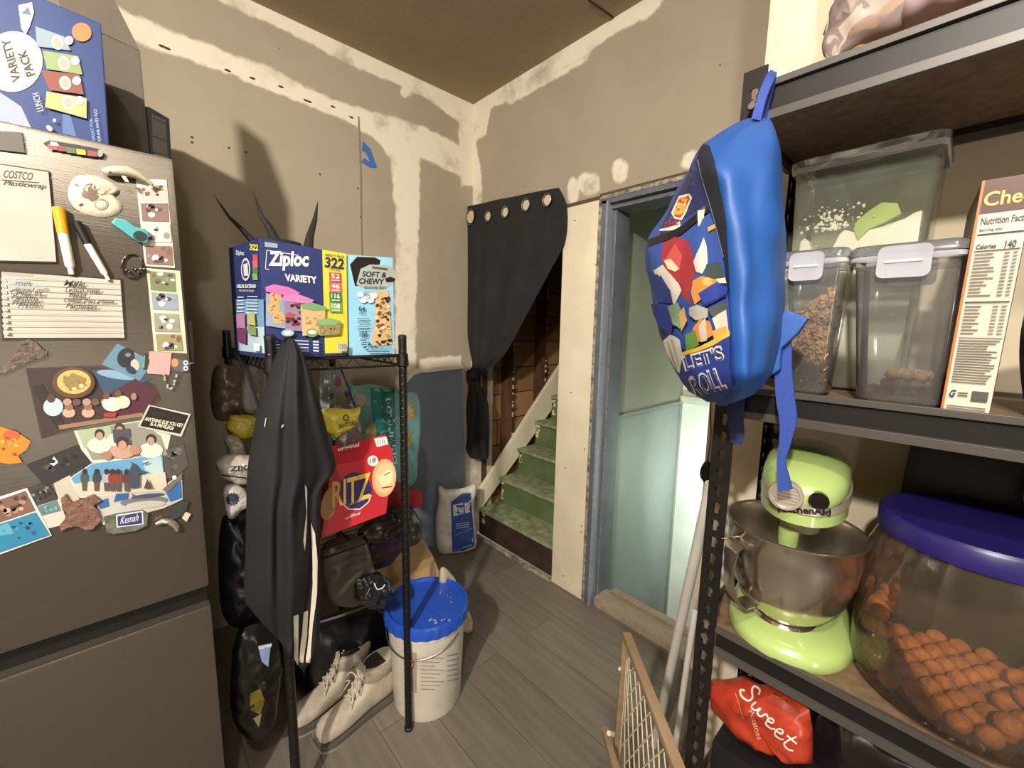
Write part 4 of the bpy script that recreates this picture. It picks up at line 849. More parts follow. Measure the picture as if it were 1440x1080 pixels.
bag('white_snack_bag', [(304, 652), (322, 640), (345, 640), (372, 645), (368, 675), (340, 682), (312, 672)], -1.35, .04, .03, '#a39c94', 'white bag with black letters left of the jacket, below the yellow one', seed=12, wr=.008,
    art=lambda A: A.text('ZIK', (323, 663), (349, 661), (323, 656), '#1c1a1a', bold=.03).line([(312, 668), (345, 672)], 2, '#2a2624'))
bag('white_snack_bag', [(314, 690), (328, 680), (348, 690), (360, 705), (344, 716), (322, 727), (316, 710)], -1.33, .03, .03, '#a9a49c', 'white bag with a dark blue star badge left of the jacket, lower one', seed=13, wr=.006,
    art=lambda A: A.poly([(327+(10 if i % 2 else 8)*math.cos(i*math.pi/12), 702+(10 if i % 2 else 8)*math.sin(i*math.pi/12)) for i in range(24)], '#2b2f44'))
bag('paper_sack', [(318, 614), (330, 612), (342, 622), (345, 640), (330, 645), (320, 632)], -1.40, .03, .02, '#8d857a', 'pale paper sack between the yellow and white bags left of the jacket', seed=14)
bag('brown_sack', [(300, 520), (330, 515), (352, 540), (356, 580), (330, 590), (300, 585)], -1.62, .04, .03, '#5a4a38', 'dim brown sack at the back of the rack, left of the jacket', seed=15)
bag('white_liner_bag', [(345, 500), (365, 500), (372, 530), (360, 575), (344, 580), (340, 540)], -1.55, .03, .02, '#a69e92', 'off-white plastic liner bag above the yellow bag left of the jacket', seed=16, wr=.008)
# strap hanging from the top shelf
b = MB(); b.tube([P(338, 498, 'X', -1.40), P(348, 535, 'X', -1.38), P(362, 575, 'X', -1.36)], .009, 8, flat=.3); tag(b.build('hanging_strap', mat('#1a1817', .7)), 'black strap hanging slanted under the top shelf left of the jacket', 'strap')
# cracker box (tilted)
red = mat('#b3252f', .4, name='red_printed_card')
kp = Vector((-1.20, .5, 1.0)); kn = Vector((1, -.10, .22)).normalized(); K3 = lambda x, y: P3(x, y, kp, kn)
kb = empty('cracker_box', (-1.27, .45, .79), 'red family-size cracker box tilted on the middle shelf of the rack', 'box')
cf = [K3(452, 757), K3(543, 722), K3(553, 638), K3(466, 655)]
tp = [K3(466, 655), K3(553, 638)]
b = MB(); d_ = -kn*.11; b.prism(cf, d_); b.build('carton', red, kb, smooth=False, bevel=.001)
top4 = [cf[3], cf[2], cf[2]+d_*.6+Vector((0, 0, .025)), cf[3]+d_*.6+Vector((0, 0, .02))]
A = Art(cf[3]-kn*.0002, kn)
lid = MB(); lq = [K3(466, 654.5), K3(553, 638.5), P3(542, 611, kp-kn*.055, kn), P3(466, 628, kp-kn*.055, kn)]; lid.prism(lq, -kn*.004); lf = lid.build('top_flap', red, kb, smooth=False)
ln = (lq[1]-lq[0]).cross(lq[2]-lq[0]).normalized(); ln = -ln if ln.dot(CAM-lq[0]) < 0 else ln
A2 = Art(lq[0], ln, off=.0008); A2.text('the', (482, 626), (490, 624), (482, 620), '#e9dcd0', bold=.02); A2.text('original', (475, 637), (505, 630), (475, 629), '#ece0d4', bold=.02); A2.done('lid_lettering', kb); A2 = Art(lq[0], ln, off=.0008); A2.poly([(526, 617), (543, 614), (546, 625), (530, 629)], '#e6dfd4')
for k in range(4): A2.line([(531+k*3, 618), (532+k*3, 626)], 1.2, '#b08a94')
A2.done('barcode_patch', kb)
A.ell(500, 690, 23, 26, '#27235c', -8); A.line([(477, 704), (490, 716), (506, 716), (518, 706), (522, 696)], 1.6, '#d9cfc6')
A.ell(463, 708, 11, 24, '#b07e4e', 15).ell(540, 672, 17, 27, '#cf9f70', 5).ell(541, 672, 14, 22, '#ddb88a', 5).poly([(530, 672), (546, 660), (552, 664), (550, 678), (538, 686)], '#e6d6a8').line([(537, 686), (551, 684)], 1.6, '#6a3a24').line([(540, 668), (548, 664)], 1.4, '#7a5a34')
A.text('RITZ', (467, 714), (521, 700), (467, 678), '#e0b352', bold=.018); A.ell(524, 648, 7.5, 7.5, '#eee4d8').text('18', (519.5, 652), (528, 650), (519.5, 645), '#7a1f2a', bold=.02)
A.text('CRACKERS', (489, 712), (511, 703), (489, 709), '#c9b4a4'); A.text('original', (485, 732), (506, 724), (485, 727), '#dccabd', bold=.02); A.text('the', (492, 726), (498, 724), (492, 722), '#dccabd')
A.done('printed_front', kb)
b = MB(); q = [P(x, y, 'X', -1.42) for x, y in [(540, 690), (588, 690), (594, 694), (594, 712), (556, 722), (540, 722)]]; b.prism(q, (-.12, 0, 0)); tag(b.build('red_tray_box', mat('#9c1f2c', .5), smooth=False, bevel=.002), 'red box jutting out past the right rack post behind the cracker box', 'box')
# dark pouches under the cracker box
bag('dark_pouch', [(506, 744), (540, 722), (575, 712), (592, 735), (590, 758), (562, 778), (535, 800), (518, 790), (510, 770)], -1.36, .03, .05, '#33231c', 'dark brown glossy pouch below the red box, right of the grey one', seed=21, wr=.008, wf=22, rough=.3)
bag('grey_pouch', [(455, 770), (490, 752), (514, 760), (524, 790), (530, 820), (505, 850), (470, 850), (455, 820)], -1.28, .03, .05, '#4a423c', 'grey brown pouch standing under the cracker box', seed=22, wr=.006, wf=20, rough=.4)
bag('plastic_wrapped_pack', [(500, 818), (520, 808), (545, 812), (556, 830), (545, 850), (520, 856), (502, 840)], -1.24, .02, .03, '#1f1f24', 'small black pack in crinkled plastic with a white mark', seed=23, wr=.01, rough=.2, art=lambda A: A.line([(526, 820), (530, 829), (538, 827), (541, 822)], 1.6, '#d8d8d4').line([(520, 826), (516, 836)], 1, '#a9a49c'))
# black handbag behind the boots
bag('black_handbag', [(430, 880), (455, 870), (490, 858), (528, 848), (545, 862), (556, 890), (552, 930), (530, 960), (480, 985), (440, 990), (425, 950)], -1.50, .06, .05, mat('#0f0f11', .3, name='black_glossy_leather', bump=(20, .3)), 'black glossy handbag with a zip behind the pale boots', seed=24, wr=.01, wf=14,
    art=lambda A: A.line([(447, 876), (480, 866), (510, 855), (528, 845)], 3.2, '#6c6862').ell(476, 917, 1.6, 1.6, '#d8d8d8').ell(481, 919, 1.6, 1.6, '#d8d8d8').ell(483, 915, 1.2, 1.2, '#cfcfcf'))
bag('dark_water_pack', [(330, 905), (350, 880), (385, 880), (395, 920), (392, 980), (380, 1030), (350, 1040), (325, 1000)], -1.33, .03, .05, '#12100c', 'dark bottle-shaped pack with a yellow label between refrigerator and jacket', seed=25, wr=.006, rough=.3,
    art=lambda A: A.poly([(352, 975), (366, 968), (372, 985), (366, 1005), (352, 998)], '#6b5c14').poly([(363, 908), (382, 904), (380, 912), (377, 938), (368, 930)], '#7f93bd').poly([(363, 909), (382, 905), (381, 910), (364, 914)], '#d8dde4').poly([(356, 1010), (368, 1003), (364, 1022)], '#7a7058'))
bag('dark_bundle', [(310, 740), (340, 720), (372, 740), (385, 800), (380, 870), (345, 885), (312, 860)], -1.42, .06, .05, '#161519', 'black bundle on the lower rack beside the refrigerator', seed=26, wr=.01)
bag('dark_bundle', [(470, 900), (500, 905), (500, 960), (450, 970), (400, 950), (395, 880)], -1.66, .05, .05, '#131216', 'black bundle at the rack bottom behind the handbag', seed=27)
# cardboard
crd = mat('#b08f63', .8, noise_=(7, .1), bump=(50, .1), name='kraft_cardboard'); 
cbp = Vector((-1.45, .80, .25)); cn = Vector((.95, -.15, .35)).normalized(); C3 = lambda x, y: P3(x, y, cbp, cn)
b = MB(); b.prism([C3(x, y) for x, y in [(530, 800), (560, 775), (594, 757), (608, 780), (618, 805), (626, 855), (560, 870), (530, 850)]], -cn*.10)
cb_ = b.build('cardboard_box', crd, smooth=False, bevel=.002); tag(cb_, 'plain brown cardboard box leaning behind the blue bucket', 'box')
Art(C3(610, 800), cn, off=.0008).poly([(604, 795), (610, 786), (614, 806), (611, 822), (604, 815)], '#8a7250').line([(608, 790), (606, 818)], 1.2, '#5e4c34').done('stain_mark', cb_)
# paper sack behind bucket
bag('paper_sack', [(620, 800), (634, 806), (645, 825), (655, 850), (664, 875), (660, 890), (640, 880), (620, 850)], -1.33, .02, .04, '#b9a98c', 'rolled kraft paper sack edge behind the blue bucket lid', seed=28, wr=.008)

# ================================================================== BUCKET
bc = Vector((-1.215, .86, 0))
def eu(px, py, z): return P(px, py, 'Z', z)
bkt = empty('lidded_bucket', (0, 0, 0), 'white plastic bucket with a bright blue lid beside the rack', 'bucket')
ZL = .375; L0, L1 = eu(541, 848, ZL), eu(659, 848, ZL); cen = (eu(600, 818, ZL)+eu(600, 893, ZL))/2
cen = (L0+L1)/2; rad = (L1-L0).length/2*.98; bc = Vector((cen.x, cen.y, 0)); bkt.location = bc
whp = mat('#d3cbbb', .4, noise_=(6, .12), name='white_pail_plastic')
b = MB(); b.lathe([(0, 0), (rad*.80, 0), (rad*.82, .008), (rad*.92, ZL-.05), (rad*.95, ZL-.05), (rad*.95, ZL-.03), (rad*.93, ZL-.02)], bc, 48); bd = b.build('body', whp, bkt)
bl = mat('#2150b8', .35, name='blue_lid_plastic', noise_=(5, .08))
b = MB(); nl = 156
b.loft([[bc+Vector((math.cos(a)*(R0+(g_ if (k//3) % 2 else 0)), math.sin(a)*(R0+(g_ if (k//3) % 2 else 0)), z)) for k, a in enumerate([2*math.pi*i_/nl for i_ in range(nl)])] for R0, z, g_ in ((rad*.97, ZL-.035, 0), (rad*1.0, ZL-.034, .0025), (rad*1.0, ZL-.001, .0025), (rad*1.0, ZL+.004, 0), (rad*.985, ZL+.010, 0), (rad*.93, ZL+.010, 0), (rad*.91, ZL-.002, 0), (rad*.5, ZL-.004, 0), (.001, ZL-.003, 0))]); ld = b.build('lid', bl, bkt)
A = Art(tree=bvh(ld), off=.0015, pt=(0, 0, ZL), n=(0, 0, 1)); A.last = bc+Vector((0, 0, ZL))
A.blobs([(600, 868), (635, 860), (637, 874), (600, 880)], 10, ['#c9c4bc', '#aab0c0'], (.04, .12), 3).blobs([(612, 826), (640, 832), (640, 850), (612, 846)], 5, ['#b9bccc'], (.03, .05), 4); A.done('plaster_splash', ld)
A = Art(tree=bvh(bd), off=.0015, pt=(0, 0, ZL), n=(0, 0, 1)); A.last = bc+Vector((.1, -.1, .2))
A.poly([(570, 915), (586, 918), (586, 975), (572, 968)], '#a8947c').ell(578, 934, 5, 8, '#8a4a42').ell(578, 934, 3, 5, '#c9bba6')
for k in range(9): A.line([(592, 925+k*5.4), (624-k % 3*6, 926+k*5.4)], 1, '#8f877c')
for k in range(6): A.line([(628, 922+k*7), (644, 919+k*7)], 1.2, '#7a8496')
A.done('label_print', bd)
b = MB(); b.tube([bc+Vector((rad*.97*math.cos(a), rad*.97*math.sin(a), ZL-.06-.05*math.sin((a+2.3)/2.6*math.pi))) for a in [-2.3+i*.13 for i in range(21)]], .0022, 6); b.build('bail_handle', mat('#6a6660', .3, metal=.9), bkt)

# ================================================================== JOINT COMPOUND SACK
sk = empty('compound_sack', (-2.02, 1.44, 0), 'white and blue paper sack of powder standing on the floor by the stairs', 'sack')
spt = Vector((-2.0, 1.40, .2)); s_n = Vector((1, -.62, .05)).normalized(); S3 = lambda x, y: P3(x, y, spt, s_n)
ol = [S3(x, y) for x, y in [(617, 684), (630, 688), (652, 686), (668, 680), (670, 690), (667, 705), (668, 730), (671, 765), (660, 774), (640, 778), (620, 778), (614, 765), (613, 730), (617, 705)]]
mb = pouch(ol, s_n, .035, .075, seed=31, wr=.010, wf=16, power=.35, n=80); so = mb.build('sack_body', mat('#d5d0c6', .6, noise_=(12, .12), bump=(30, .2), name='white_kraft_paper'), sk, ang=60)
A = Art(tree=bvh(so), off=.0025, pt=spt, n=s_n); A.last = spt
bl2 = '#2a4f9c'
A.poly([(634, 706), (662, 702), (666, 745), (667, 768), (652, 774), (636, 776)], bl2); A.poly([(637, 710), (651, 707), (652, 722), (638, 726)], '#d8d4ca').poly([(653, 707), (660, 706), (661, 720), (654, 722)], '#d8d4ca'); A.poly([(634, 706), (650, 694), (662, 693), (663, 702)], bl2)
for k in range(3): A.line([(641, 737+k*3), (660, 734+k*3)], 1, '#b9c2d8')
A.line([(642, 752), (664, 742)], 2, '#6a7a9c').line([(650, 770), (664, 766)], 1.6, '#9aa8c8').blobs([(630, 740), (666, 740), (666, 772), (630, 774)], 6, ['#7d7668'], (.03, .06), 4)
A.done('printed_face', so)
# ================================================================== BOOTS
tan = mat('#b9ae9b', .7, noise_=(20, .12), bump=(90, .2), name='pale_nubuck'); knit = mat('#a59a88', .9, bump=(200, .8), name='ribbed_collar'); sole = mat('#57524a', .8); lace = mat('#cfc5b0', .8)
def boot(toe, heel, label, seed, ht=.155):
    toe = Vector((*toe, 0)); heel = Vector((*heel, 0)); d = (heel-toe); Lb = d.length; d.normalize(); s_ = Vector((-d.y, d.x, 0))
    t = empty('ankle_boot', toe.lerp(heel, .5), label, 'boot', 'pair of pale lace-up boots')
    # stations along the foot: (pos, half width, height, z of top centre)
    def sec(u, hw, z0, z1, n=24, pw=.75):
        c = toe+d*(u*Lb); r = []
        for k in range(n):
            a = 2*math.pi*k/n; cx = math.copysign(abs(math.cos(a))**pw, math.cos(a))*hw; zz = math.sin(a); zz = math.copysign(abs(zz)**.7, zz)
            r.append(c+s_*cx+Vector((0, 0, (z0+z1)/2+zz*(z1-z0)/2)))
        return r
    b = MB(); st = [(0.0, .018, .028, .05), (.03, .034, .024, .066), (.10, .043, .022, .078), (.22, .046, .022, .083), (.34, .044, .022, .092), (.44, .041, .022, .112), (.52, .040, .022, .135)]
    loops = [sec(*q) for q in st]
    for u, hw, z1 in ((.62, .039, .15), (.74, .037, .155), (.86, .036, .155), (.95, .030, .145), (1.0, .018, .12)): loops.append(sec(u, hw, .022, z1, pw=.8))
    b.loft(loops); up = b.build('upper', tan, t, ang=60)
    # shaft
    b = MB(); loops = []
    for z, u, lx, hw in ((.10, .74, .26, .037), (.14, .755, .235, .038), (.165, .765, .225, .039), (.185, .77, .22, .041)):
        c = toe+d*(u*Lb); loops.append([c+d*(math.cos(a)*lx*Lb*.98)+s_*(math.sin(a)*hw)+Vector((0, 0, z+math.cos(a)*.006)) for a in [2*math.pi*k/28 for k in range(28)]])
    b.loft(loops); b.build('shaft', tan, t, ang=60)
    b = MB(); loops = []
    for z, u, lx, hw in ((.160, .77, .235, .043), (.175, .775, .245, .046), (.195, .775, .24, .046), (.200, .775, .22, .041), (.19, .775, .19, .034), (.165, .77, .185, .032)):
        c = toe+d*(u*Lb); loops.append([c+d*(math.cos(a)*lx*Lb)+s_*(math.sin(a)*hw)+Vector((0, 0, z-.02+math.cos(a)*.010)) for a in [2*math.pi*k/32 for k in range(32)]])
    b.loft(loops, cap=False); b.build('ribbed_collar', knit, t, ang=60)
    b = MB(); c = toe+d*(.775*Lb); b.loft([[c+d*(math.cos(a)*.19*Lb)+s_*(math.sin(a)*.034)+Vector((0, 0, z)) for a in [2*math.pi*k/24 for k in range(24)]] for z in (.186, .1865)]); b.build('dark_opening', mat('#2b261f', .95), t)
    b = MB(); ol = []
    pr = [(-.01, .020), (.03, .040), (.14, .049), (.28, .048), (.45, .042), (.65, .041), (.85, .042), (.97, .034), (1.01, .018)]
    for u, hw in pr: ol.append(toe+d*(u*Lb)+s_*hw)
    for u, hw in pr[::-1]: ol.append(toe+d*(u*Lb)-s_*hw)
    ol = resample(ol, 60); b.loft([[p+Vector((0, 0, z)) for p in ol] for z in (0, .004, .018, .024)]); sl = b.build('sole', sole, t, ang=50)
    b = MB(); b.loft([[p+Vector((0, 0, z))+(p-toe.lerp(heel, .5)).normalized()*.0015 for p in ol] for z in (.001, .010)], cap=False); b.build('welt', mat('#8f877a', .8), sl)
    # tongue and laces
    b = MB(); ps = [toe+d*(u*Lb)+Vector((0, 0, z)) for u, z in ((.40, .108), (.48, .135), (.53, .165), (.545, .195), (.55, .205))]
    b.loft([[p+s_*(-.02), p+s_*.02, p+s_*.02+d*.006, p+s_*(-.02)+d*.006] for p in ps]); b.build('tongue', tan, t, ang=60)
    b = MB(); R_ = random.Random(seed); rowsl = [(.36, .100), (.41, .113), (.46, .131), (.505, .150), (.53, .170)]
    for i, (u, z) in enumerate(rowsl):
        p = toe+d*(u*Lb)+Vector((0, 0, z+.004)); q = toe+d*(rowsl[min(i+1, 4)][0]*Lb)+Vector((0, 0, rowsl[min(i+1, 4)][1]+.004))
        b.tube([p+s_*.022, p.lerp(q, .5)+Vector((0, 0, .004)), q-s_*.022], .0022, 6); b.tube([p-s_*.022, p.lerp(q, .5)+Vector((0, 0, .006)), q+s_*.022], .0022, 6)
    p = toe+d*(.50*Lb)+Vector((0, 0, .16))
    for sg in (-1, 1): b.tube(resample([p, p+s_*sg*.03+Vector((0, 0, .012))-d*.01, p+s_*sg*.045-d*.03+Vector((0, 0, -.02)), p+s_*sg*.02-d*.02+Vector((0, 0, -.01)), p+s_*sg*.038-d*.05+Vector((0, 0, -.06))], 20, False), .002, 6)
    b.build('lace', lace, t)
    b = MB()
    for u, z in rowsl:
        for sg in (-1, 1): b.sphere(toe+d*(u*Lb)+s_*sg*.0245+Vector((0, 0, z)), .0028, 5)
    b.build('eyelet', mat('#8d8473', .3, metal=.9), t); return t
bt1, bt2 = eu(448, 1052, 0), eu(552, 975, 0)
dd = (Vector((bt2.x, bt2.y))-Vector((bt1.x, bt1.y))).normalized()*.29
boot((bt1.x, bt1.y), (bt1.x+dd.x, bt1.y+dd.y), 'pale lace-up ankle boot nearest the rack post, front of the pair', 1)
a1_ = eu(412, 1030, 0); boot((a1_.x, a1_.y), (a1_.x+dd.x*1.0, a1_.y+dd.y*1.0), 'pale lace-up ankle boot at the back of the pair, partly hidden behind the other', 2)

# ================================================================== METAL SHELVING UNIT
SF, SB, SX0, SX1 = .72, YR-.01, -.274, .64
steelb = mat('#1d1b1a', .45, metal=.35, name='dark_enamelled_steel', noise_=(20, .08)); lipm = mat('#514d49', .4, metal=.3, name='grey_steel_highlight_edge')  # rail lips coloured lighter than the recess to stand for edge highlights
brd = mat('#77604a', .7, noise_=(60, .12), c2='#5e4b37', name='particle_board')
su = empty('metal_shelving_unit', (.18, .87, 0), 'dark metal shelving unit with boltless keyhole posts and particle board decks', 'shelving')
def keyplate(o, e1, e2, z0, z1, wd, pitch=.031, th=.002, skip=()):
    """strip of steel with keyhole slots: o corner, e1 across, e2 thickness direction"""
    mb = MB(); n = int((z1-z0)/pitch); o = Vector(o); e1 = Vector(e1); e2 = Vector(e2)
    for i in range(n):
        za = z0+i*pitch; zb = za+pitch if i < n-1 else z1; cx = wd/2; cz = za+pitch*.58; R = .0062; r_ = .0036
        hole = [(cx+R*math.cos(t), cz+R*math.sin(t)) for t in [math.radians(-52+i_*(284/11)) for i_ in range(12)]]
        hole += [(cx-r_, cz-.013), (cx+r_, cz-.013)]
        outer = [(0, za), (wd, za), (wd, zb), (0, zb)]
        tri = tessellate_polygon([[Vector((a, b_, 0)) for a, b_ in outer], [Vector((a, b_, 0)) for a, b_ in hole[::-1]]])
        pts = outer+hole[::-1]
        F = [o+e1*a+Vector((0, 0, b_)) for a, b_ in pts]; B = [p+e2*th for p in F]
        k = len(F); m = len(hole)
        mb.add(F+B, [list(t) for t in tri]+[[j+k for j in t][::-1] for t in tri]+[(4+j, 4+(j+1) % m, 4+(j+1) % m+k, 4+j+k) for j in range(m)])
    return mb
ZTOP = 1.787
for x, y, sx, sy, nm in ((SX0, SF, 1, 1, 'fl'), (SX0, SB, 1, -1, 'bl'), (SX1, SF, -1, 1, 'fr'), (SX1, SB, -1, -1, 'br')):
    mb = keyplate((x, y, 0), (sx, 0, 0), (0, sy, 0), .0, ZTOP, .033)
    m2_ = keyplate((x, y, 0), (0, sy, 0), (sx, 0, 0), .0, ZTOP, .033); mb.add(m2_.v, m2_.f)
    mb.build('corner_post', steelb, su, smooth=False)
decks = [(1.745, 1.762, 1.708), (1.305, 1.312, 1.262), (.882, .888, .838), (.49, .496, .446), (.08, .086, .036)]
for zd, zt, zb in decks:
    b = MB(); b.box((SX0+.003, SF+.003, zd-.014), (SX1-.003, SB-.003, zd)); dk = b.build('deck_board', brd, su, smooth=False)
    for (xa, ya, xb, yb, nx, ny) in ((SX0+.034, SF, SX1-.034, SF, 0, -1), (SX0+.034, SB, SX1-.034, SB, 0, 1), (SX0, SF+.034, SX0, SB-.034, -1, 0), (SX1, SF+.034, SX1, SB-.034, 1, 0)):
        b = MB(); t = .004; H = zt-zb
        def seg(z0_, z1_, o_, m_):
            dx, dy = nx*o_, ny*o_; x0_, x1_ = sorted((xa-nx*t, xb+dx)) if nx else (xa, xb); y0_, y1_ = sorted((ya-ny*t, yb+dy)) if ny else (ya, yb)
            b.use(m_).box((x0_, y0_, z0_), (x1_, y1_, z1_))
        seg(zt-.009, zt, .0045, lipm); seg(zb+.012, zt-.009, -.0015, steelb); seg(zb, zb+.012, .0045, lipm)
        b.build('rail', None, su, smooth=False, bevel=.0006)
b = MB()
for z in (1.735, 1.285, .86): b.lathe([(0, 0), (.005, 0), (.005, .003), (0, .003)], (SX0+.016, SF-.001, z), 12, M_=Matrix.Rotation(math.radians(90), 3, 'X'))
b.build('rivet', mat('#8d8880', .3, metal=.8), su)
ZU, ZM, ZL2 = 1.7455, 1.3055, .8825
# ---------------- upper shelf: bread bags
film = clear('clear_bread_film', (.95, .93, .92), .35, (.62, .52, .5)); R_ = random.Random(5)
def breadbag(px, y, tf, tb, label, col, seed):
    ol = [P(a, c, 'Y', y) for a, c in px]; zmin = min(p.z for p in ol)
    for p in ol: p.z = max(p.z, ZU+.002)
    mb = pouch(ol, (0, -1, 0), tf, tb, seed=seed, wr=.012, wf=22, power=.4, rings=12); o = mb.build('bread_bag', film if col is None else mat(col, .35), ang=60)
    return tag(o, label, 'bag')
bb = breadbag([(1158, 60), (1164, 30), (1180, 5), (1215, -40), (1270, -60), (1300, -20), (1292, 30), (1240, 58), (1190, 80), (1160, 82)], .80, .04, .05, 'clear bag of buns at the left end of the top shelf', None, 41)
def loaf(c, r, m, parent, nm='bun'):
    b = MB(); b.sphere(c, r, 10); return b.build(nm, m, parent)
bun = mat('#c49a5e', .7, noise_=(12, .2)); 
for px, py, r in [(1225, 45, .028), (1205, 65, .02), (1262, 25, .03)]: loaf(P(px, py, 'Y', .80)+Vector((0, 0, 0)), (r, r*.8, r*.75), bun, bb)
breadbag([(1168, 20), (1160, 40), (1158, 50), (1172, 40), (1200, 5), (1215, -15), (1190, -20)], .86, .015, .02, 'dark blue bag end showing behind the clear bun bag', '#22335c', 42)
breadbag([(1262, 40), (1270, 10), (1300, -40), (1360, -50), (1410, -60), (1400, -10), (1340, 20), (1290, 45)], .80, .05, .03, 'pinkish translucent bag in the middle of the top shelf', '#bfa4a8', 43)
breadbag([(1380, -5), (1400, -40), (1480, -70), (1500, -30), (1440, 0), (1400, 12)], .79, .04, .03, 'pale translucent bag at the right end of the top shelf', '#b9aa9c', 44)
# ---------------- middle shelf
cl = clear('clear_food_container_plastic', (.93, .94, .93), .14, (.45, .45, .42)); clh = clear('hazy_bin_plastic', (.90, .92, .88), .20, (.33, .36, .28))
frost = clear('frosted_clasp_plastic', (.85, .86, .9), .55, (.62, .62, .68), .25)
def rrect(x0, x1, y0, y1, r, n=6):
    out = []
    for cx, cy, a0 in ((x1-r, y1-r, 0), (x0+r, y1-r, 90), (x0+r, y0+r, 180), (x1-r, y0+r, 270)):
        for i in range(n+1): a = math.radians(a0+90*i/n); out.append((cx+r*math.cos(a), cy+r*math.sin(a)))
    return out
lidp = clear('smoky_lid_plastic', (.86, .87, .9), .35, (.30, .31, .34), .15)
def container(name, bot, top, z0_, z1_, label, clm, lid=True, clasps=True, cat='container', shell_bot=.0025):
    """bot/top: (x0,x1,y0,y1) outlines"""
    cx, cy = (bot[0]+bot[1])/2, (bot[2]+bot[3])/2; t = empty(name, (cx, cy, z0_), label, cat)
    def loop(f, z, ins=0, r=.014):
        q = [b_*(1-f)+a_*f for a_, b_ in zip(top, bot)]; return [Vector((x, y, z)) for x, y in rrect(q[0]+ins, q[1]-ins, q[2]+ins, q[3]-ins, r)]
    b = MB(); H = z1_-z0_
    b.loft([loop(0, z0_, .012), loop(0, z0_+.001, .004), loop(.02, z0_+.006), loop(.5, z0_+H*.5), loop(1, z1_)], cap=False); b.add(loop(0, z0_, .012), [list(range(len(loop(0, 0))))]); b.build('tub', clm, t, ang=50)
    b = MB()
    b.loft([loop(1, z1_-.006, -.003), loop(1, z1_-.004, -.005), loop(1, z1_+.002, -.005), loop(1, z1_+.002, .0)], cap=False); b.build('rim', frost if lid else clm, t, ang=50)
    if lid:
        b = MB(); b.loft([loop(1, z1_+.0025, -.006), loop(1, z1_+.012, -.006), loop(1, z1_+.016, -.002), loop(1, z1_+.016, .006), loop(1, z1_+.011, .010)], cap=False); b.add(loop(1, z1_+.011, .010), [list(range(len(loop(1, 0))))]); ld_ = b.build('lid', lidp, t, ang=50)
        if clasps:
            w_ = (top[1]-top[0])*.25; xc = (top[0]+top[1])/2+.0
            for yy, sg in ((top[2], -1), (top[3], 1)):
                b = MB(); b.loft([[Vector((x, yy+sg*o_, z)) for x, z in rrect(xc-w_, xc+w_, z1_-.028, z1_+.012, .008)] for o_ in (.006, .0095)]); b.build('clasp', frost, t, ang=50)
                if sg < 0: b = MB(); b.box((xc-w_*.7, yy-.011, z1_-.009), (xc+w_*.7, yy-.009, z1_-.006)); b.build('clasp_ridge', mat('#cfd0d6', .3), t)
    return t
xa0, xa1 = -.212, -.128
ca = container('food_container', (-.185, -.134, .755, .81), (xa0, xa1, .742, .835), ZM+.001, 1.503, 'narrow clear food container of beige flakes beside the backpack', cl)
fl = mat('#b89368', .9, noise_=(40, .3), c2='#8b6848', name='toasted_flakes')
mb = MB(); R_ = random.Random(8)
def inq(z, u, v):  # point in container A at height z, u,v in 0..1
    f = (z-ZM)/(1.512-ZM); x0 = -.185+(xa0+.185)*f; x1 = -.134+(xa1+.134)*f; y0_ = .755+(.742-.755)*f; y1_ = .81+(.835-.81)*f
    return Vector((x0+.005+(x1-x0-.010)*u, y0_+.005+(y1_-y0_-.010)*v, z))
mb.loft([[inq(z, u, v) for u, v in [(.04, .04), (.5, .02), (.96, .04), (.97, .5), (.96, .96), (.5, .97), (.04, .96), (.03, .5)]] for z in (ZM+.007, 1.36, 1.41)])
for i in range(900):
    u, v = R_.random(), R_.random(); z = R_.uniform(ZM+.012, 1.415+.05*u)
    if R_.random() < .7: v = .02
    c = inq(z, .05+.9*u, v); a, bq, g = [R_.uniform(0, 6) for _ in range(3)]; s_ = R_.uniform(.0035, .0075)
    M_ = Matrix.Rotation(a, 3, 'X') @ Matrix.Rotation(bq, 3, 'Y') @ Matrix.Rotation(g, 3, 'Z')
    mb.add([c+M_ @ Vector(q) for q in ((-s_, -s_*.7, 0), (s_, -s_*.6, .001), (s_*.8, s_*.7, -.001), (-s_*.9, s_*.6, .001))], [(0, 1, 2, 3)])
o = mb.build('toasted_flakes', fl, smooth=False); tag(o, 'heap of beige toasted flakes filling the narrow clear container', 'food', kind='stuff')
xb0, xb1 = -.117, -.014
cb2 = container('food_container', (-.098, -.012, .75, .83), (xb0, xb1, .742, .86), ZM+.001, 1.500, 'wide clear food container with tan balls at its bottom', cl)
nutm = mat('#a98664', .75, noise_=(60, .2), c2='#8a6747', name='tan_cereal')
def spheres(name, pts, r, m, labelf, cat, group, sq=1):
    b = MB(); b.sphere((0, 0, 0), (r, r, r*sq), 8); base = None
    for i, p in enumerate(pts):
        if base is None: base = b.build(name, m, origin=(0, 0, 0)); o = base
        else: o = base.copy(); COL.objects.link(o)
        o.location = p; o.rotation_euler = (R_.uniform(0, 6), R_.uniform(0, 6), R_.uniform(0, 6)); o.scale = [R_.uniform(.9, 1.08)]*3; tag(o, labelf, cat, group)
pts = []; r = .0072
for l, (n1, n2) in enumerate(((6, 6), (6, 5), (5, 4))):
    for i in range(n1):
        for j in range(n2):
            x = -.091+r+(i+.5*(j % 2)+.4*(l % 2))*r*2.0+l*.010; y = .757+r+(j+.3*(l % 2))*r*1.9; z = ZM+.009+r+l*r*1.6
            if x < -.020 and y < .825: pts.append(Vector((x+R_.uniform(-.0008, .0008), y, z+R_.uniform(0, .001))))
spheres('cereal_ball', pts, r, nutm, 'tan cereal ball lying at the bottom of the wide clear container', 'cereal', 'tan balls in the wide container')
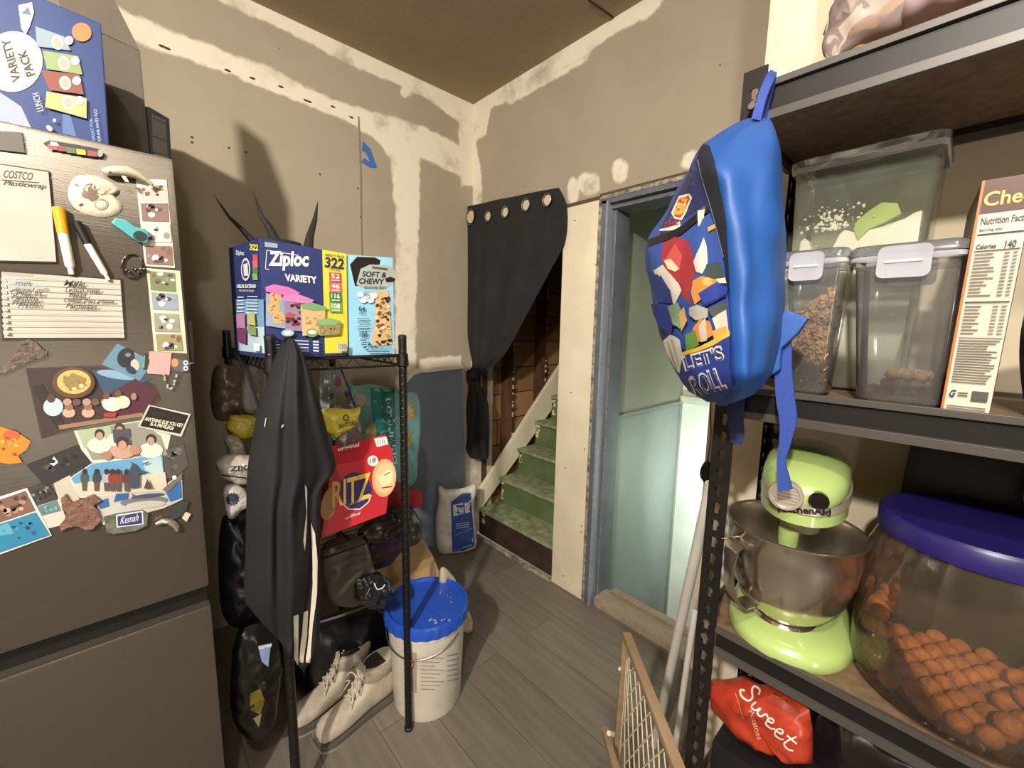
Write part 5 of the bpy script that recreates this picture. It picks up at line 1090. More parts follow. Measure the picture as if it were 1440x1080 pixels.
# flour bin
fx0, fx1 = -.232, -.052
fbn = container('flour_bin', (fx0+.012, fx1-.010, .875, .985), (fx0, fx1, .865, .998), ZM+.001, 1.672, 'large hazy square bin of white flour behind the two clear containers', clh, clasps=False)
mb = MB(); nU, nV = 26, 12; flm = mat('#f2ece0', .9, bump=(60, .3), name='white_flour')
grid = []
for i in range(nU):
    for j in range(nV):
        u, v = i/(nU-1), j/(nV-1); h = .250+.018*u+.008*math.sin(u*7)+.012*noise.noise(Vector((u*9, v*6, 0)))-(.05*math.exp(-((u-.22)/.12)**2)); e = .0
        grid.append(Vector((fx0+.016+(fx1-fx0-.030)*u, .88+.10*v, ZM+.003+h)))
bot = [Vector((p.x, p.y, ZM+.004)) for p in grid]; n_ = len(grid); fs = [(i*nV+j, (i+1)*nV+j, (i+1)*nV+j+1, i*nV+j+1) for i in range(nU-1) for j in range(nV-1)]
edge = [i*nV for i in range(nU)]+[(nU-1)*nV+j for j in range(1, nV)]+[i*nV+nV-1 for i in range(nU-2, -1, -1)]+[j for j in range(nV-2, 0, -1)]
mb.add(grid+bot, fs+[tuple(n_+q for q in f[::-1]) for f in fs]+[(edge[i], edge[(i+1) % len(edge)], n_+edge[(i+1) % len(edge)], n_+edge[i]) for i in range(len(edge))])
o = mb.build('flour', flm); tag(o, 'mound of white flour inside the hazy bin', 'food', kind='stuff')
b = MB()
for i in range(120):
    u = abs(R_.gauss(.28, .11)); z = 1.568+abs(R_.gauss(0, .02)); 
    if u > .9: continue
    b.sphere((fx0+.012+.16*u, .8735, z), R_.uniform(.0008, .0028), 4)
b.build('flour_dust', flm, fbn)['kind'] = 'stuff'
b = MB(); o_ = [P(x, y, 'Y', .8755) for x, y in [(1200, 322), (1205, 310), (1222, 296), (1240, 284), (1262, 285), (1268, 300), (1245, 312), (1222, 322), (1206, 338)]]; b.prism(o_, (0, .01, 0)); o = b.build('green_scoop', mat('#a9bd5a', .5), bevel=.002); tag(o, 'yellow-green scoop half buried in the flour', 'scoop')
# cereal box
cxp = empty('cereal_box', (.0, .78, ZM), 'tall brown cereal box showing its white nutrition panel at the right', 'box')
yA = .738; c00, c10, c11, c01 = P(1322, 578, 'Y', yA), P(1391, 588, 'Y', yA), P(1478, 250, 'Y', yA), P(1408, 250, 'Y', yA)
c00.z = c10.z = ZM+.001; c01.z = c11.z = (c01.z)
# side panel stands upright: keep it vertical
c01.x = c00.x+.004; c11.x = c10.x+.004
ca_ = P(1408, 250, 'Y', yA); 
brn = mat('#47200d', .45, name='brown_printed_card'); b = MB()
b.prism([c00, c10, c11, c01], (-.012, .19, 0)); b.build('carton', brn, cxp, smooth=False, bevel=.001)
A = Art((0, yA, 0), (0, -1, 0), off=.0005)
def M3(u, v):  # panel coordinates to pixels through 3D
    p = c00+(c10-c00)*u+(c01-c00)*v; d = p-CAM; z = d.dot(_f); return (720+FPX*d.dot(_r)/z, 540-FPX*d.dot(_u)/z)
def R4(u0, v0, u1, v1, c): A.poly([M3(u0, v0), M3(u1, v0), M3(u1, v1), M3(u0, v1)], c); A.k -= 1
def T4(t, u0, v0, u1, v1, c, bold=0): A.text(t, M3(u0, v0), M3(u1, v0), M3(u0, v1), c, bold)
R4(-.0, 0, .06, 1, '#b06a22'); R4(.06, .0, .98, .86, '#c4bdad'); A.k += 1; T4('Cheerios', .10, .89, 1.6, .95, '#cda85c', .02)
T4('Nutrition Facts', .12, .815, .95, .845, '#2a2622', .02); T4('Serving size', .12, .785, .55, .80, '#2a2622', .01); R4(.1, .772, .95, .778, '#1f1c1a'); A.k += 1
T4('Calories', .12, .715, .5, .735, '#2a2622', .02); T4('140', .66, .712, .86, .742, '#2a2622', .02); R4(.1, .704, .95, .708, '#1f1c1a'); A.k += 1
for k in range(13): v = .69-k*.0145; R4(.12, v, .12+R_.uniform(.2, .45), v+.005, '#6a645a'); R4(.68, v, .78, v+.005, '#6a645a'); R4(.84, v, .92, v+.005, '#6a645a')
R4(.1, .488, .95, .493, '#1f1c1a')
for k in range(9): v = .47-k*.0145; R4(.12, v, .12+R_.uniform(.2, .4), v+.005, '#6a645a'); R4(.66, v, .76, v+.005, '#7a746a'); R4(.82, v, .92, v+.005, '#7a746a')
R4(.1, .335, .95, .338, '#1f1c1a')
for k in range(17): v = .322-k*.0115; R4(.12, v, .12+R_.uniform(.55, .8), v+.0045, '#5c564c')
R4(.58, .06, .90, .105, '#4a4640'); A.k += 1; A.text('G', M3(.13, .07), M3(.26, .07), M3(.13, .105), '#24305a', .03, shear=.3); R4(.30, .078, .5, .083, '#4a4640'); R4(.30, .09, .5, .095, '#4a4640'); R4(.12, .03, .9, .034, '#6a645a'); R4(.12, .02, .9, .024, '#6a645a')
A.done('printed_side', cxp)
# blue bag at right edge of middle shelf
ol = [P(x, y, 'Y', .80) for x, y in [(1420, 570), (1412, 500), (1420, 440), (1450, 410), (1520, 420), (1560, 520), (1540, 600), (1470, 602), (1430, 596)]]
for p in ol: p.z = max(p.z, ZM+.002); p.x += .012
mb = pouch(ol, (0, -1, 0), .04, .05, seed=50, wr=.012, wf=20); tag(mb.build('blue_snack_bag', mat('#1d3f86', .25), ang=60), 'glossy blue bag beside the cereal box at the right edge', 'bag')
# ---------------- stand mixer
MO = Vector((-.158, .825, ZL2)); ma = Vector((.16, -.987, 0)).normalized(); ms = Vector((.987, .16, 0)).normalized()
W = lambda a, s_, z: MO+ma*a+ms*s_+Vector((0, 0, z))
lime = mat('#9fb56c', .22, name='lime_green_enamel', noise_=(4, .03), coat=.5); chrome = mat('#cfc8bc', .3, metal=.6, name='polished_steel', noise_=(5, .03)); bowlm = mat('#cfc7bb', .2, metal=.97, name='brushed_bowl_steel', noise_=(8, .06))
mx_ = empty('stand_mixer', MO, 'lime green stand mixer with a steel bowl on the lower shelf', 'mixer')
def oval(a0, a1, hw, z, n=48, p=.85):
    c = (a0+a1)/2; h = (a1-a0)/2; return [W(c+h*math.copysign(abs(math.cos(t))**p, math.cos(t)), hw*math.copysign(abs(math.sin(t))**p, math.sin(t)), z) for t in [2*math.pi*k/n for k in range(n)]]
b = MB(); b.loft([oval(-.145, .108, .092, 0), oval(-.148, .111, .095, .008), oval(-.145, .107, .091, .022), oval(-.13, .09, .078, .030), oval(-.11, .05, .05, .033)]); b.build('base', lime, mx_, ang=50)
b = MB(); b.loft([oval(-.145, -.075, .048, .025), oval(-.142, -.082, .040, .08), oval(-.142, -.080, .040, .16), oval(-.148, -.06, .047, .215), oval(-.15, -.05, .05, .24)]); b.build('column', lime, mx_, ang=50)
# head: stations along a
b = MB(); loops = []
for a, hw, zb_, zt_ in ((-.175, .012, .272, .285), (-.165, .035, .258, .300), (-.135, .052, .25, .314), (-.08, .058, .248, .322), (-.02, .060, .248, .325), (.04, .058, .248, .321), (.075, .051, .25, .312), (.095, .040, .252, .302), (.108, .024, .258, .290), (.113, .008, .268, .280)):
    zc, hz = (zb_+zt_)/2, (zt_-zb_)/2; loops.append([W(a, hw*math.copysign(abs(math.cos(t))**.85, math.cos(t)), zc+hz*math.copysign(abs(math.sin(t))**.8, math.sin(t))) for t in [2*math.pi*k/32 for k in range(32)]])
b.loft(loops); hd = b.build('motor_head', lime, mx_, ang=60)
def ring(a0, a1, hw, z0_, z1_, nm, m_, parent=mx_):
    b = MB(); b.loft([oval(a0, a1, hw-.002, z0_, p=.9), oval(a0-.002, a1+.002, hw, z0_+.001, p=.9), oval(a0-.002, a1+.002, hw, z1_-.001, p=.9), oval(a0, a1, hw-.002, z1_, p=.9)]); return b.build(nm, m_, parent, ang=50)
ring(-.165, .108, .0625, .231, .249, 'lower_head_shell', lime)
bandm = mat('#c9c1b2', .35, metal=.6, name='silver_trim_band'); tb_ = ring(-.166, .110, .0635, .2495, .270, 'trim_band', bandm)
b = MB(); b.lathe([(.0, 0), (.026, 0), (.028, .006), (.026, .03), (.020, .034), (0, .034)], W(.03, 0, .198), 28); b.build('planetary_hub', bandm, mx_)
b = MB(); b.lathe([(0, 0), (.013, 0), (.0145, .01), (.0145, .028), (0, .028)], W(.055, -.012, .174), 20); b.build('beater_collar', lime, mx_)
b = MB(); b.tube([W(.055, -.012, .18), W(.055, -.012, .10)], .004, 10); b.build('beater_shaft', chrome, mx_)
Rm = Matrix((ms, Vector((0, 0, 1)), ma)).transposed()
hubc = W(.109, -.018, .276)
b = MB(); b.lathe([(0, 0), (.0225, 0), (.0225, .010), (.0215, .012), (.0185, .012), (.0175, .009), (0, .009)], hubc, 32, M_=Rm); hc = b.build('attachment_cap', chrome, mx_)
for k in range(5): b = MB(); z = -.010+k*.005; w_ = math.sqrt(max(0, .0165**2-z*z)); b.tube([hubc+ms*(-w_)+ma*.010+Vector((0, 0, z)), hubc+ms*w_+ma*.010+Vector((0, 0, z))], .0011, 6); b.build('cap_rib', chrome, hc)
b = MB(); b.lathe([(0, -.02), (.006, -.02), (.006, 0), (.0115, .002), (.0125, .014), (.010, .018), (0, .019)], W(.104, .022, .278), 24, M_=Rm); b.build('attachment_knob', mat('#171412', .2), mx_)
A = Art(tree=bvh(tb_), off=.0008, seg=4, pt=hubc, n=ma); A.last = hubc
A.text('KitchenAid', (1094, 719), (1168, 726), (1094, 709), '#17140f', bold=.04); A.done('lettering', mx_)
# bowl
bcx = W(.018, -.008, 0); 
b = MB(); prof = [(.045, .036), (.050, .040), (.068, .055), (.088, .085), (.100, .120), (.106, .160), (.108, .192), (.1105, .194), (.1105, .197), (.107, .197), (.1045, .190), (.102, .160), (.096, .122), (.084, .088), (.064, .060), (.03, .048), (0, .047)]
prof = [(r_*.91, z_) for r_, z_ in prof]; b.lathe([(0, .036)]+prof, bcx, 64); bw = b.build('bowl', bowlm, mx_, ang=70)
b = MB(); b.lathe([(0, .022), (.050, .022), (.050, .030), (.044, .036), (0, .036)], bcx, 40); b.build('bowl_foot', bowlm, mx_)
hdir = (P(1060, 790, 'Z', ZL2+.14)-bcx); hdir.z = 0; hdir.normalize(); hs = Vector((-hdir.y, hdir.x, 0))
b = MB(); ps = [(a_-.010, b_, c_) for a_, b_, c_ in [(.104, .178, .016), (.125, .180, .016), (.136, .170, .013), (.138, .140, .009), (.134, .105, .008), (.125, .080, .010), (.110, .066, .014), (.084, .070, .014)]]
b.loft([[bcx+hdir*a+hs*sg*w_+Vector((0, 0, z))+(hdir*.004 if e else -hdir*.002) for sg, e in ((-1, 0), (1, 0), (1, 1), (-1, 1))] for a, z, w_ in ps]); b.build('bowl_handle', bowlm, bw, bevel=.002, ang=60)
# ---------------- big jar
JC = Vector((.048, .848, ZL2)); jp = clear('clear_jar_plastic', (.92, .88, .82), .11, (.33, .27, .2), .05)
jar = empty('snack_jar', JC, 'large clear plastic jar with a purple lid holding orange puffs', 'jar')
b = MB(); b.lathe([(0, .003), (.10, .003), (.112, .001), (.120, .008), (.124, .03), (.125, .10), (.1235, .17), (.118, .20), (.110, .222), (.104, .235), (.103, .250)], JC, 72); b.build('jar_body', jp, jar, ang=60)
pur = mat('#20175a', .35, name='purple_lid_plastic'); b = MB(); b.lathe([(.107, .232), (.112, .233), (.112, .258), (.108, .263), (.10, .262), (0, .262)], JC, 64); b.build('jar_lid', pur, jar, ang=50)
def pile(c, R, r, layers, sk=Vector((0, 0, 0))):
    out = []
    for l, (frac, off) in enumerate(layers):
        z = c.z+.009+r+l*r*1.6; n = int(R/r)+1
        for i in range(-n, n+1):
            for j in range(-n, n+1):
                x = (i+.5*(j % 2)+.5*(l % 2))*r*2.02; y = j*r*1.76+(l % 2)*r*.6
                if math.hypot(x, y) < R-r and (x*off[0]+y*off[1]) > frac*R: out.append(Vector((c.x+x+R_.uniform(-.0006, .0006), c.y+y, z+R_.uniform(-.0008, .0012))))
    return out
puff = mat('#b8692e', .8, noise_=(70, .25), c2='#8c5426', bump=(120, .5), name='cheese_puff')
pp = pile(JC, .119, .0135, [(-.9, (1, 0)), (.35, (.9, -.2)), (.55, (.95, -.3))]); pl = [p for p in pile(JC, .119, .0135, [(2, (1, 0)), (.72, (-1, -.1)), (.80, (-1, 0))])]
spheres('cheese_puff', pp+pl, .0132, puff, 'orange cheese puff ball lying in the big clear jar', 'snack', 'orange puffs in the jar', sq=.92)
# behind: dark appliance and grey bag
b = MB(); b.hexa([(-.06, .976, ZL2), (.17, .976, ZL2), (.17, 1.012, ZL2), (-.06, 1.012, ZL2)], [(-.045, .976, ZL2+.335), (.13, .976, ZL2+.335), (.13, 1.012, ZL2+.335), (-.045, 1.012, ZL2+.335)])
tag(b.build('dark_appliance', mat('#0d0c0c', .5), bevel=.012), 'black boxy appliance standing behind the purple-lidded jar', 'appliance')
ol = [P(x, y, 'Y', .93) for x, y in [(1400, 690), (1410, 668), (1440, 664), (1500, 680), (1520, 740), (1480, 790), (1430, 760), (1408, 730)]]
for p in ol: p.x += .03
b = pouch(ol, (0, -1, 0), .03, .04, seed=55, wr=.014, wf=22); tag(b.build('crumpled_bag', mat('#6b6555', .4), ang=60), 'crumpled grey-green bag behind the jar at the right edge', 'bag')
# ---------------- red potato bag and dark packs below
YBG = .775
def bagY(name, px, y, tf, tb, color, label, cat='bag', art=None, **k):
    ol = [P(a, c, 'Y', y) for a, c in px]; n = (0, -1, 0); art_ = art; mb = pouch(ol, n, tf, tb, **k); o = mb.build(name, color if isinstance(color, bpy.types.Material) else mat(color, .3), ang=60); tag(o, label, cat)
    if art_: A = Art(tree=bvh(o), off=.0012, pt=ol[0], n=n); A.last = sum(ol, Vector())/len(ol); art_(A); A.done('printed_face', o)
    return o
def swt(A):
    def st(pts, w_=2.4):
        q = resample([(1044+a*.83*1.0-0*b_, 985+a*.98, 0) for a, b_ in pts], 2, False) if False else resample([(1040+a*.80+b_*.62, 978+a*.92-b_*.52, 0) for a, b_ in pts], 5*len(pts), False)
        A.line([(p.x, p.y) for p in q], w_, '#dcd3c8')
    st([(14, 26), (10, 33), (3, 30), (5, 22), (12, 14), (11, 5), (2, 2), (-4, 8), (0, 12)], 2.8)
    st([(18, 14), (19, 3), (25, 4), (27, 13), (28, 4), (34, 4), (36, 14), (40, 12)])
    st([(42, 8), (49, 12), (47, 17), (42, 13), (44, 3), (52, 4), (56, 9)])
    st([(58, 8), (65, 12), (63, 17), (58, 13), (60, 3), (68, 4), (72, 9)])
    st([(78, 28), (75, 12), (76, 3), (83, 3), (88, 8)]); st([(70, 17), (84, 20)])
    A.text('Potatoes', (1053, 1000), (1066, 1040), (1060, 997), '#d9a08a', shear=.1); A.line([(1035, 975), (1046, 1010)], 1, '#c98a6c')
    A.poly([(1090, 985), (1115, 985), (1125, 1000), (1118, 1010), (1100, 995)], '#8d2b18')
bagY('sweet_potato_bag', [(990, 961), (1010, 955), (1045, 956), (1080, 966), (1115, 982), (1138, 998), (1143, 1030), (1143, 1074), (1118, 1070), (1100, 1052), (1065, 1052), (1030, 1025), (1003, 990)], YBG, .035, .03, mat('#b23c22', .28, name='red_orange_film', noise_=(10, .15), c2='#953020'), 'red orange bag with white script lettering under the lower shelf', art=swt, seed=61, wr=.010, wf=26, lin_=True, n=78)
b = MB(); b.box((-.235, .735, .4925), (-.065, 1.0, .655)); tag(b.build('black_crate', mat('#121112', .5), bevel=.008), 'black crate on the shelf below, carrying the red orange bag', 'crate')
bagY('dark_wrapped_pack', [(1150, 1000), (1200, 990), (1280, 1050), (1340, 1100), (1300, 1180), (1150, 1180), (1120, 1100)], .87, .05, .05, mat('#1d1718', .2, name='dark_shiny_film'), 'dark shiny wrapped pack right of the red orange bag', seed=62, wr=.01, wf=16)

# ================================================================== BACKPACK
rowsb = [(166, 1052, 1064, 1079), (174, 1034, 1046, 1083), (188, 1012, 1024, 1087), (208, 986, 997, 1090), (250, 962, 1010, 1093), (300, 937, 1021, 1095), (345, 912, 1028, 1094), (400, 918, 1033, 1092), (440, 925, 1035, 1092), (480, 934, 1037, 1088), (520, 950, 1037, 1081), (545, 966, 1034, 1068), (558, 988, 1026, 1052), (565, 1004, 1016, 1034)]
rr = resample([(a, b_, c) for _, a, b_, c in rowsb], 60, False); ys = resample([(r_[0], 0, 0) for r_ in rowsb], 60, False)
loops = []
for q, yy in zip(rr, ys):
    y = yy.x; v = (y-166)/400; e = min(1, v*6, (1-v)*9+.02)**.5
    L, Z, R = q.x, q.y, q.z
    YL = .672-.02*e; YZ = .66-.125*e; YR_ = .672-.075*e; YBk = .70
    pl_ = P(L, y, 'Y', YL); pz = P(Z, y+6, 'Y', YZ); pr_ = P(R, y, 'Y', YR_); b1 = P(R-7, y, 'Y', YBk); b2 = P(L+12, y, 'Y', YBk)
    m1 = pl_.lerp(pz, .5)+Vector((-.55, -.8, 0))*.014*e; m2 = pz.lerp(pr_, .5)+Vector((.3, -.9, 0))*.012*e
    lp = resample([pl_, m1, pz, m2, pr_, b1, b2], 56)
    lp = [p+Vector((noise.noise(p*22+Vector((9, 0, 0))), noise.noise(p*22), 0))*.004+Vector((0, -1, 0))*.004*noise.noise(Vector((p.x*60, 3, p.z*9))) for p in lp]
    loops.append(lp)
mb = MB(); mb.loft(loops); nyl = mat('#1d4f96', .55, name='royal_blue_nylon', bump=(500, .05), noise_=(4, .08))
bp_ = mb.build('backpack', nyl, ang=60); tag(bp_, "blue children's backpack with a printed front panel hanging from the shelving post", 'backpack')
T = bvh(bp_); A = Art(tree=T, off=.0012, step=.00035, pt=bp_.location, n=(0, -1, 0), seg=9); A.last = P(1000, 400, 'Y', .6)
dn = '#232a55'
panel = [(986, 212), (990, 250), (1005, 290), (1016, 330), (1024, 380), (1028, 430), (1032, 490), (1034, 535), (1020, 558), (1000, 560), (968, 542), (952, 516), (936, 482), (927, 440), (919, 400), (914, 346), (938, 302), (963, 252)]
A.poly(panel, mat('#2b3d80', .35, name='navy_printed_vinyl', noise_=(8, .15)))
A.poly([(964, 254), (984, 216), (994, 270), (1000, 282), (930, 330), (928, 322), (940, 300)], '#262e5a')
A.poly([(928, 323), (948, 318), (957, 311), (958, 318), (948, 324), (929, 325)], '#e3d8cc'); A.text('THE', (932, 323), (955, 316), (935, 314), '#a5302c', bold=.03); 
A.poly([(950, 308), (945, 300), (956, 276), (971, 272), (975, 278), (966, 300), (960, 310)], '#e8dfd2'); A.poly([(951, 305), (948, 301), (958, 279), (970, 275), (972, 279), (963, 300), (958, 307)], '#c23a2a'); A.text('S', (948, 303), (963, 303), (956, 277), '#e3a83c', bold=.06)
A.poly([(912, 338), (958, 320), (996, 288), (1000, 296), (960, 330), (914, 348)], '#14141c')
# abstract colour fields of the print
A.poly([(914, 348), (960, 332), (1000, 300), (1012, 330), (1020, 370), (1026, 420), (1030, 470), (968, 495), (938, 470), (926, 430)], '#34519a')
A.poly([(935, 342), (952, 333), (970, 338), (978, 360), (980, 385), (972, 410), (974, 430), (962, 415), (955, 395), (940, 385), (932, 362)], '#a03038'); A.poly([(938, 364), (952, 342), (962, 360), (958, 378), (944, 380)], '#c4524c'); A.poly([(936, 366), (946, 364), (958, 378), (952, 382), (942, 378)], '#e4c9a6')
A.poly([(978, 368), (992, 334), (996, 345), (998, 370), (990, 385), (982, 382)], '#cfc9c0'); A.poly([(998, 320), (1008, 315), (1010, 320), (999, 326)], '#d9a24a')
A.poly([(922, 380), (935, 372), (950, 390), (958, 400), (962, 408), (952, 428), (940, 412), (928, 394)], '#c9c4b8'); A.poly([(918, 384), (932, 386), (946, 408), (950, 426), (928, 424), (921, 400)], '#263a78')
A.poly([(996, 372), (1016, 368), (1022, 390), (1006, 396), (996, 388)], '#3e4a44'); A.poly([(978, 395), (990, 388), (1014, 394), (1008, 412), (990, 420), (980, 428), (976, 410)], '#d9853a'); A.ell(998, 396, 7, 6, '#dfa765'); A.poly([(1010, 392), (1024, 390), (1026, 398), (1014, 398)], '#e5cfb0')
A.poly([(986, 412), (1012, 396), (1028, 404), (1026, 416), (994, 431)], '#2a3f92'); A.line([(992, 430), (1026, 414)], 1.2, '#18204a')
A.poly([(974, 432), (984, 428), (1000, 434), (1000, 446), (984, 450), (974, 442)], '#a7a69c'); A.poly([(1000, 434), (1026, 424), (1028, 440), (1006, 446)], '#4b5047'); A.poly([(1006, 448), (1026, 436), (1030, 470), (1012, 464)], '#cfc8b8')
A.poly([(944, 430), (958, 424), (966, 440), (962, 462), (952, 456)], '#7f9a7a'); A.poly([(960, 440), (968, 430), (972, 450), (964, 466)], '#c9a468'); A.poly([(921, 426), (944, 430), (952, 456), (950, 470), (932, 458), (924, 440)], '#20307a')
A.poly([(980, 462), (990, 448), (1004, 452), (1010, 470), (996, 478), (986, 480)], '#cf7f3e'); A.poly([(988, 458), (998, 446), (1000, 478), (992, 480)], '#b9b4a4'); A.poly([(970, 470), (984, 464), (990, 484), (972, 492)], '#5d8a3c'); A.poly([(1008, 466), (1028, 458), (1030, 470), (1012, 478)], '#e0a050')
A.poly([(966, 494), (990, 486), (1012, 476), (1032, 465), (1033, 472), (1012, 484), (990, 492), (967, 499)], '#e0b03c')
A.poly([(939, 478), (950, 470), (962, 476), (968, 500), (962, 522), (956, 516), (944, 494)], '#c4beb2'); A.line([(946, 480), (958, 516)], 1.6, '#8f897c').line([(952, 476), (962, 512)], 1.6, '#8f897c')
A.poly([(968, 500), (1012, 484), (1033, 472), (1035, 536), (1020, 556), (1000, 559), (974, 545), (962, 524)], '#263a86')
A.text("LET'S", (972, 520), (1028, 504), (966, 499), '#d8d3c4', bold=.05); A.text("LET'S", (974, 519), (1026, 504), (969, 501), '#22357c', bold=.0)
A.text('ROLL', (984, 552), (1029, 539), (975, 527), '#d8d3c4', bold=.05); A.text('ROLL', (986, 551), (1027, 539), (978, 529), '#22357c', bold=.0)
A.done('printed_panel', bp_)
A = Art(tree=T, off=.0045, pt=bp_.location, n=(0, -1, 0)); A.last = P(1000, 250, 'Y', .6)
A.poly([(981, 228), (984, 216), (990, 204), (998, 208), (1006, 230), (1013, 255), (1019, 285), (1024, 320), (1027, 370), (1029, 420), (1025, 400), (1019, 355), (1010, 320), (1000, 290), (990, 255)], mat('#1b1d27', .5, name='black_zipper_tape')); A.line([(983, 226), (992, 258), (1002, 292), (1012, 328), (1020, 362)], 1, '#7a7d86')
A.done('main_zipper', bp_)
b = MB(); h = T.ray_cast(CAM, ray(988, 300).normalized())[0] or P(988, 300, 'Y', .58); v_ = -ray(988, 300).normalized()
b.prism([P3(x, y, h+v_*.006, v_) for x, y in [(981, 296), (991, 294), (990, 305), (992, 318), (987, 320), (985, 315), (982, 319), (981, 306)]], v_*.002); b.build('zipper_pull', mat('#cfc3ab', .4), bp_, smooth=False)
b = MB(); b.prism([P3(x, y, h+v_*.005, v_) for x, y in [(984, 296), (990, 290), (998, 289), (998, 296), (990, 298)]], v_*.003); b.build('zipper_slider', mat('#8f887c', .3, metal=.8), bp_, smooth=False)
def web(pts, w_, y, nm, m, n=14, th=.0025):
    L_ = resample([(x, yy, w__) for x, yy, w__ in pts], n, False); lo = []
    for i, q in enumerate(L_):
        a = L_[max(0, i-1)]; c = L_[min(n-1, i+1)]; dx, dy = c.x-a.x, c.y-a.y; l = math.hypot(dx, dy); nx, ny = -dy/l*q.z/2, dx/l*q.z/2
        yv = y(i/(n-1)) if callable(y) else y; p1, p2 = P(q.x+nx, q.y+ny, 'Y', yv), P(q.x-nx, q.y-ny, 'Y', yv); e = Vector((0, th, 0)); lo.append([p1, p2, p2+e, p1+e])
    b = MB(); b.loft(lo); return b.build(nm, m, bp_, ang=60)
webm = mat('#27408f', .6, name='blue_webbing', bump=(400, .08))
web([(1063, 168, 13), (1072, 135, 12), (1083, 108, 12), (1088, 100, 8)], 0, lambda t: .66+.05*t, 'haul_loop', webm); web([(1088, 100, 8), (1084, 118, 10), (1076, 150, 10), (1078, 170, 10)], 0, .712, 'haul_loop', webm)
web([(1090, 440, 20), (1100, 480, 24), (1101, 520, 24), (1104, 560, 26), (1108, 590, 24), (1104, 620, 17), (1098, 650, 12), (1101, 670, 16), (1104, 690, 20)], 0, lambda t: .66, 'shoulder_strap', webm, 26, .004)
b = MB(); b.prism([P(x, y, 'Y', .648) for x, y in [(1082, 450), (1108, 436), (1136, 448), (1122, 468), (1098, 490), (1096, 520), (1080, 530), (1068, 540)]], (0, .012, 0)); b.build('side_flap', nyl, bp_, bevel=.002)
web([(1034, 560, 26), (1034, 590, 22), (1036, 612, 20), (1034, 624, 14)], 0, .712, 'strap_end', mat('#1e2a5c', .6))
# ================================================================== POLES AND GATE
wp = mat('#d3cfc6', .35, name='white_pvc', noise_=(6, .08))
def pole(a, c, r, label):
    b = MB(); b.tube([a, c], r, 20); tag(b.build('white_pole', wp), label, 'pole')
pa = P(920, 1047, 'Z', .012); pt_ = P(1000, 680, 'Y', 1.008); pole(pa, pt_, .0135, 'thick white plastic pole leaning between the door and the shelving post')
pb_ = P(948, 1052, 'Z', .30); pole(Vector((pb_.x-.02, pb_.y+.02, .01)), P(977, 860, 'Y', .95), .0075, 'thinner white rod leaning close behind the shelving post')
wood = mat('#9c8468', .6, noise_=(8, .15), c2='#80694f', stretch=(1, 1, 4), name='light_wood'); wire = mat('#cbbca3', .5, name='cream_coated_wire')
GE = Vector((-.489, .852, .65)); gd = Vector((.73, -.68, 0)).normalized(); gn = Vector((gd.y, -gd.x, 0)); gn = gn if gn.dot(CAM-GE) > 0 else -gn
G_ = lambda x, y, o=0: P3(x, y, GE+gn*o, gn)
gt = empty('mesh_gate', (GE.x, GE.y, 0), 'wooden framed wire mesh gate leaning by the shelving at the bottom edge', 'gate')
def wbar(a, c, w_, th, nm, parent=gt, m_=wood, bev=.003):
    a, c = Vector(a), Vector(c); d = (c-a).normalized(); s_ = d.cross(gn).normalized(); b = MB()
    b.loft([[p+s_*i_*w_/2+gn*j_*th/2 for i_, j_ in ((-1, -1), (1, -1), (1, 1), (-1, 1))] for p in (a, c)]); return b.build(nm, m_, parent, bevel=bev)
t0, t1 = G_(881, 893), G_(1010, 1225)
lo = Vector((t0.x, t0.y, 0)); q_ = G_(868, 1055)
wbar(t0, t1, .016, .020, 'top_rail'); wbar(t0+Vector((0, 0, -.01)), Vector((q_.x, q_.y, q_.z)), .012, .018, 'side_rail'); wbar(q_, Vector((q_.x, q_.y, .0)), .012, .018, 'side_rail'); wbar(t1, Vector((t1.x, t1.y, 0)), .016, .02, 'side_rail')
cpx = lambda x, y: (830+x/5.4, 880+y/5.4)
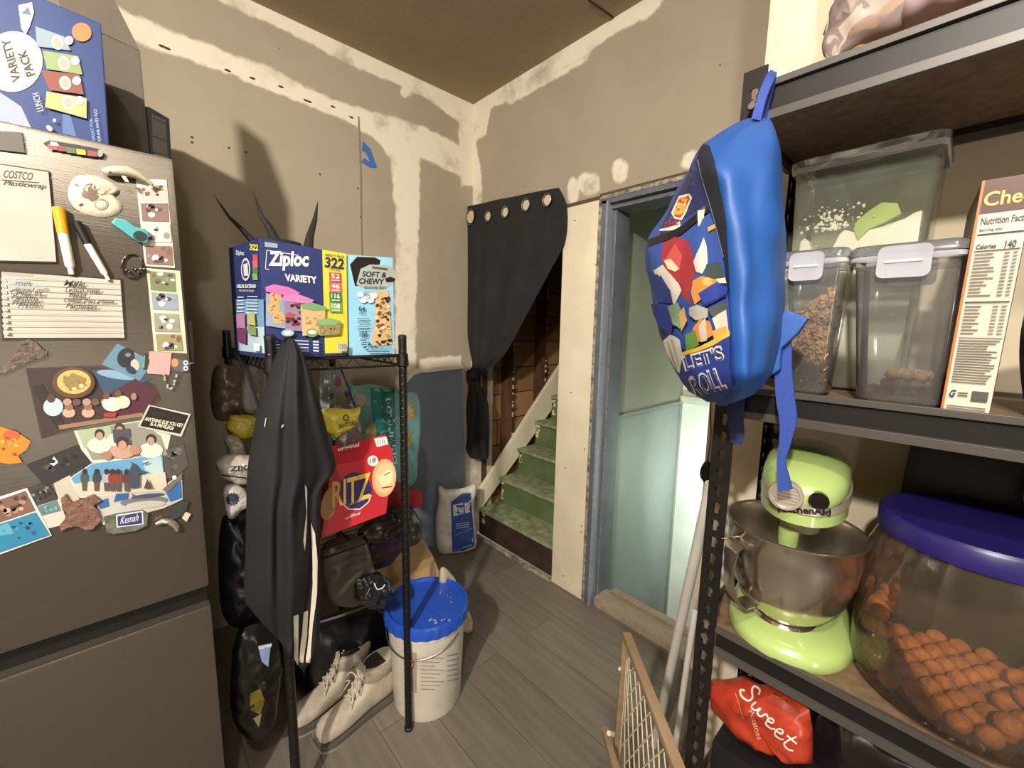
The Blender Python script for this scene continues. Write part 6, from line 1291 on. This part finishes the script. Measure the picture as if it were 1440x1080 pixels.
fam1 = [[(275, 260), (255, 600), (215, 1080)], [(287, 240), (262, 700), (262, 1080)], [(300, 245), (285, 500), (290, 800), (300, 1080)], [(302, 330), (318, 620), (335, 1080)], [(338, 345), (355, 600), (372, 1080)], [(373, 440), (390, 700), (410, 1080)], [(412, 555), (428, 780), (448, 1080)], [(456, 680), (472, 850), (486, 1080)], [(515, 860), (522, 1000), (524, 1080)], [(560, 960), (572, 1080), (574, 1100)]]
fam2 = [[(270, 390), (330, 322)], [(258, 580), (368, 428)], [(238, 762), (408, 538)], [(222, 935), (455, 660)], [(238, 1078), (500, 780)], [(400, 1078), (556, 940)]]
for f in fam1: b = MB(); b.tube([G_(*cpx(*p)) for p in f], .0014, 6); b.build('mesh_wire', wire, gt)
for f in fam2: b = MB(); b.tube([G_(*cpx(*p)) for p in f], .0016, 6); b.build('cross_wire', wire, gt)
wbar(G_(850, 1026, .03), G_(880, 1130, .03), .016, .016, 'brace_bar'); 
b = MB(); b.tube([G_(856, 1031, .026), G_(867, 1034, .0)], .006, 10); b.build('peg', mat('#d8c9ac', .5), gt); b = MB(); b.tube([G_(876, 937, .0), G_(871, 941, .012)], .004, 10); b.build('peg', mat('#d8c9ac', .5), gt)
# cord and black adapter by the door edge
ya_ = YB-.036
ol = [P(x, y, 'Y', ya_) for x, y in [(990, 650), (998, 650), (1002, 670), (998, 682), (988, 676), (985, 664)]]; mb = pouch(ol, (0, -1, 0), .02, .006, seed=70, n=36, wr=.003); pa_ = tag(mb.build('power_adapter', mat('#22211f', .5)), 'small black adapter on a cord fixed to the door jamb beside the shelving post', 'adapter')
b = MB(); b.tube(resample([P(x, y, 'Y', ya_) for x, y in [(1004, 480), (999, 580), (1000, 610), (996, 640), (992, 660)]], 16, False), .002, 6); b.build('cord', mat('#3a4a44', .5), pa_)
b = MB(); b.tube(resample([P(x, y, 'Y', ya_) for x, y in [(991, 690), (985, 740), (975, 800)]], 10, False), .0012, 6); b.build('thin_wire', mat('#8a8a80', .5), pa_)
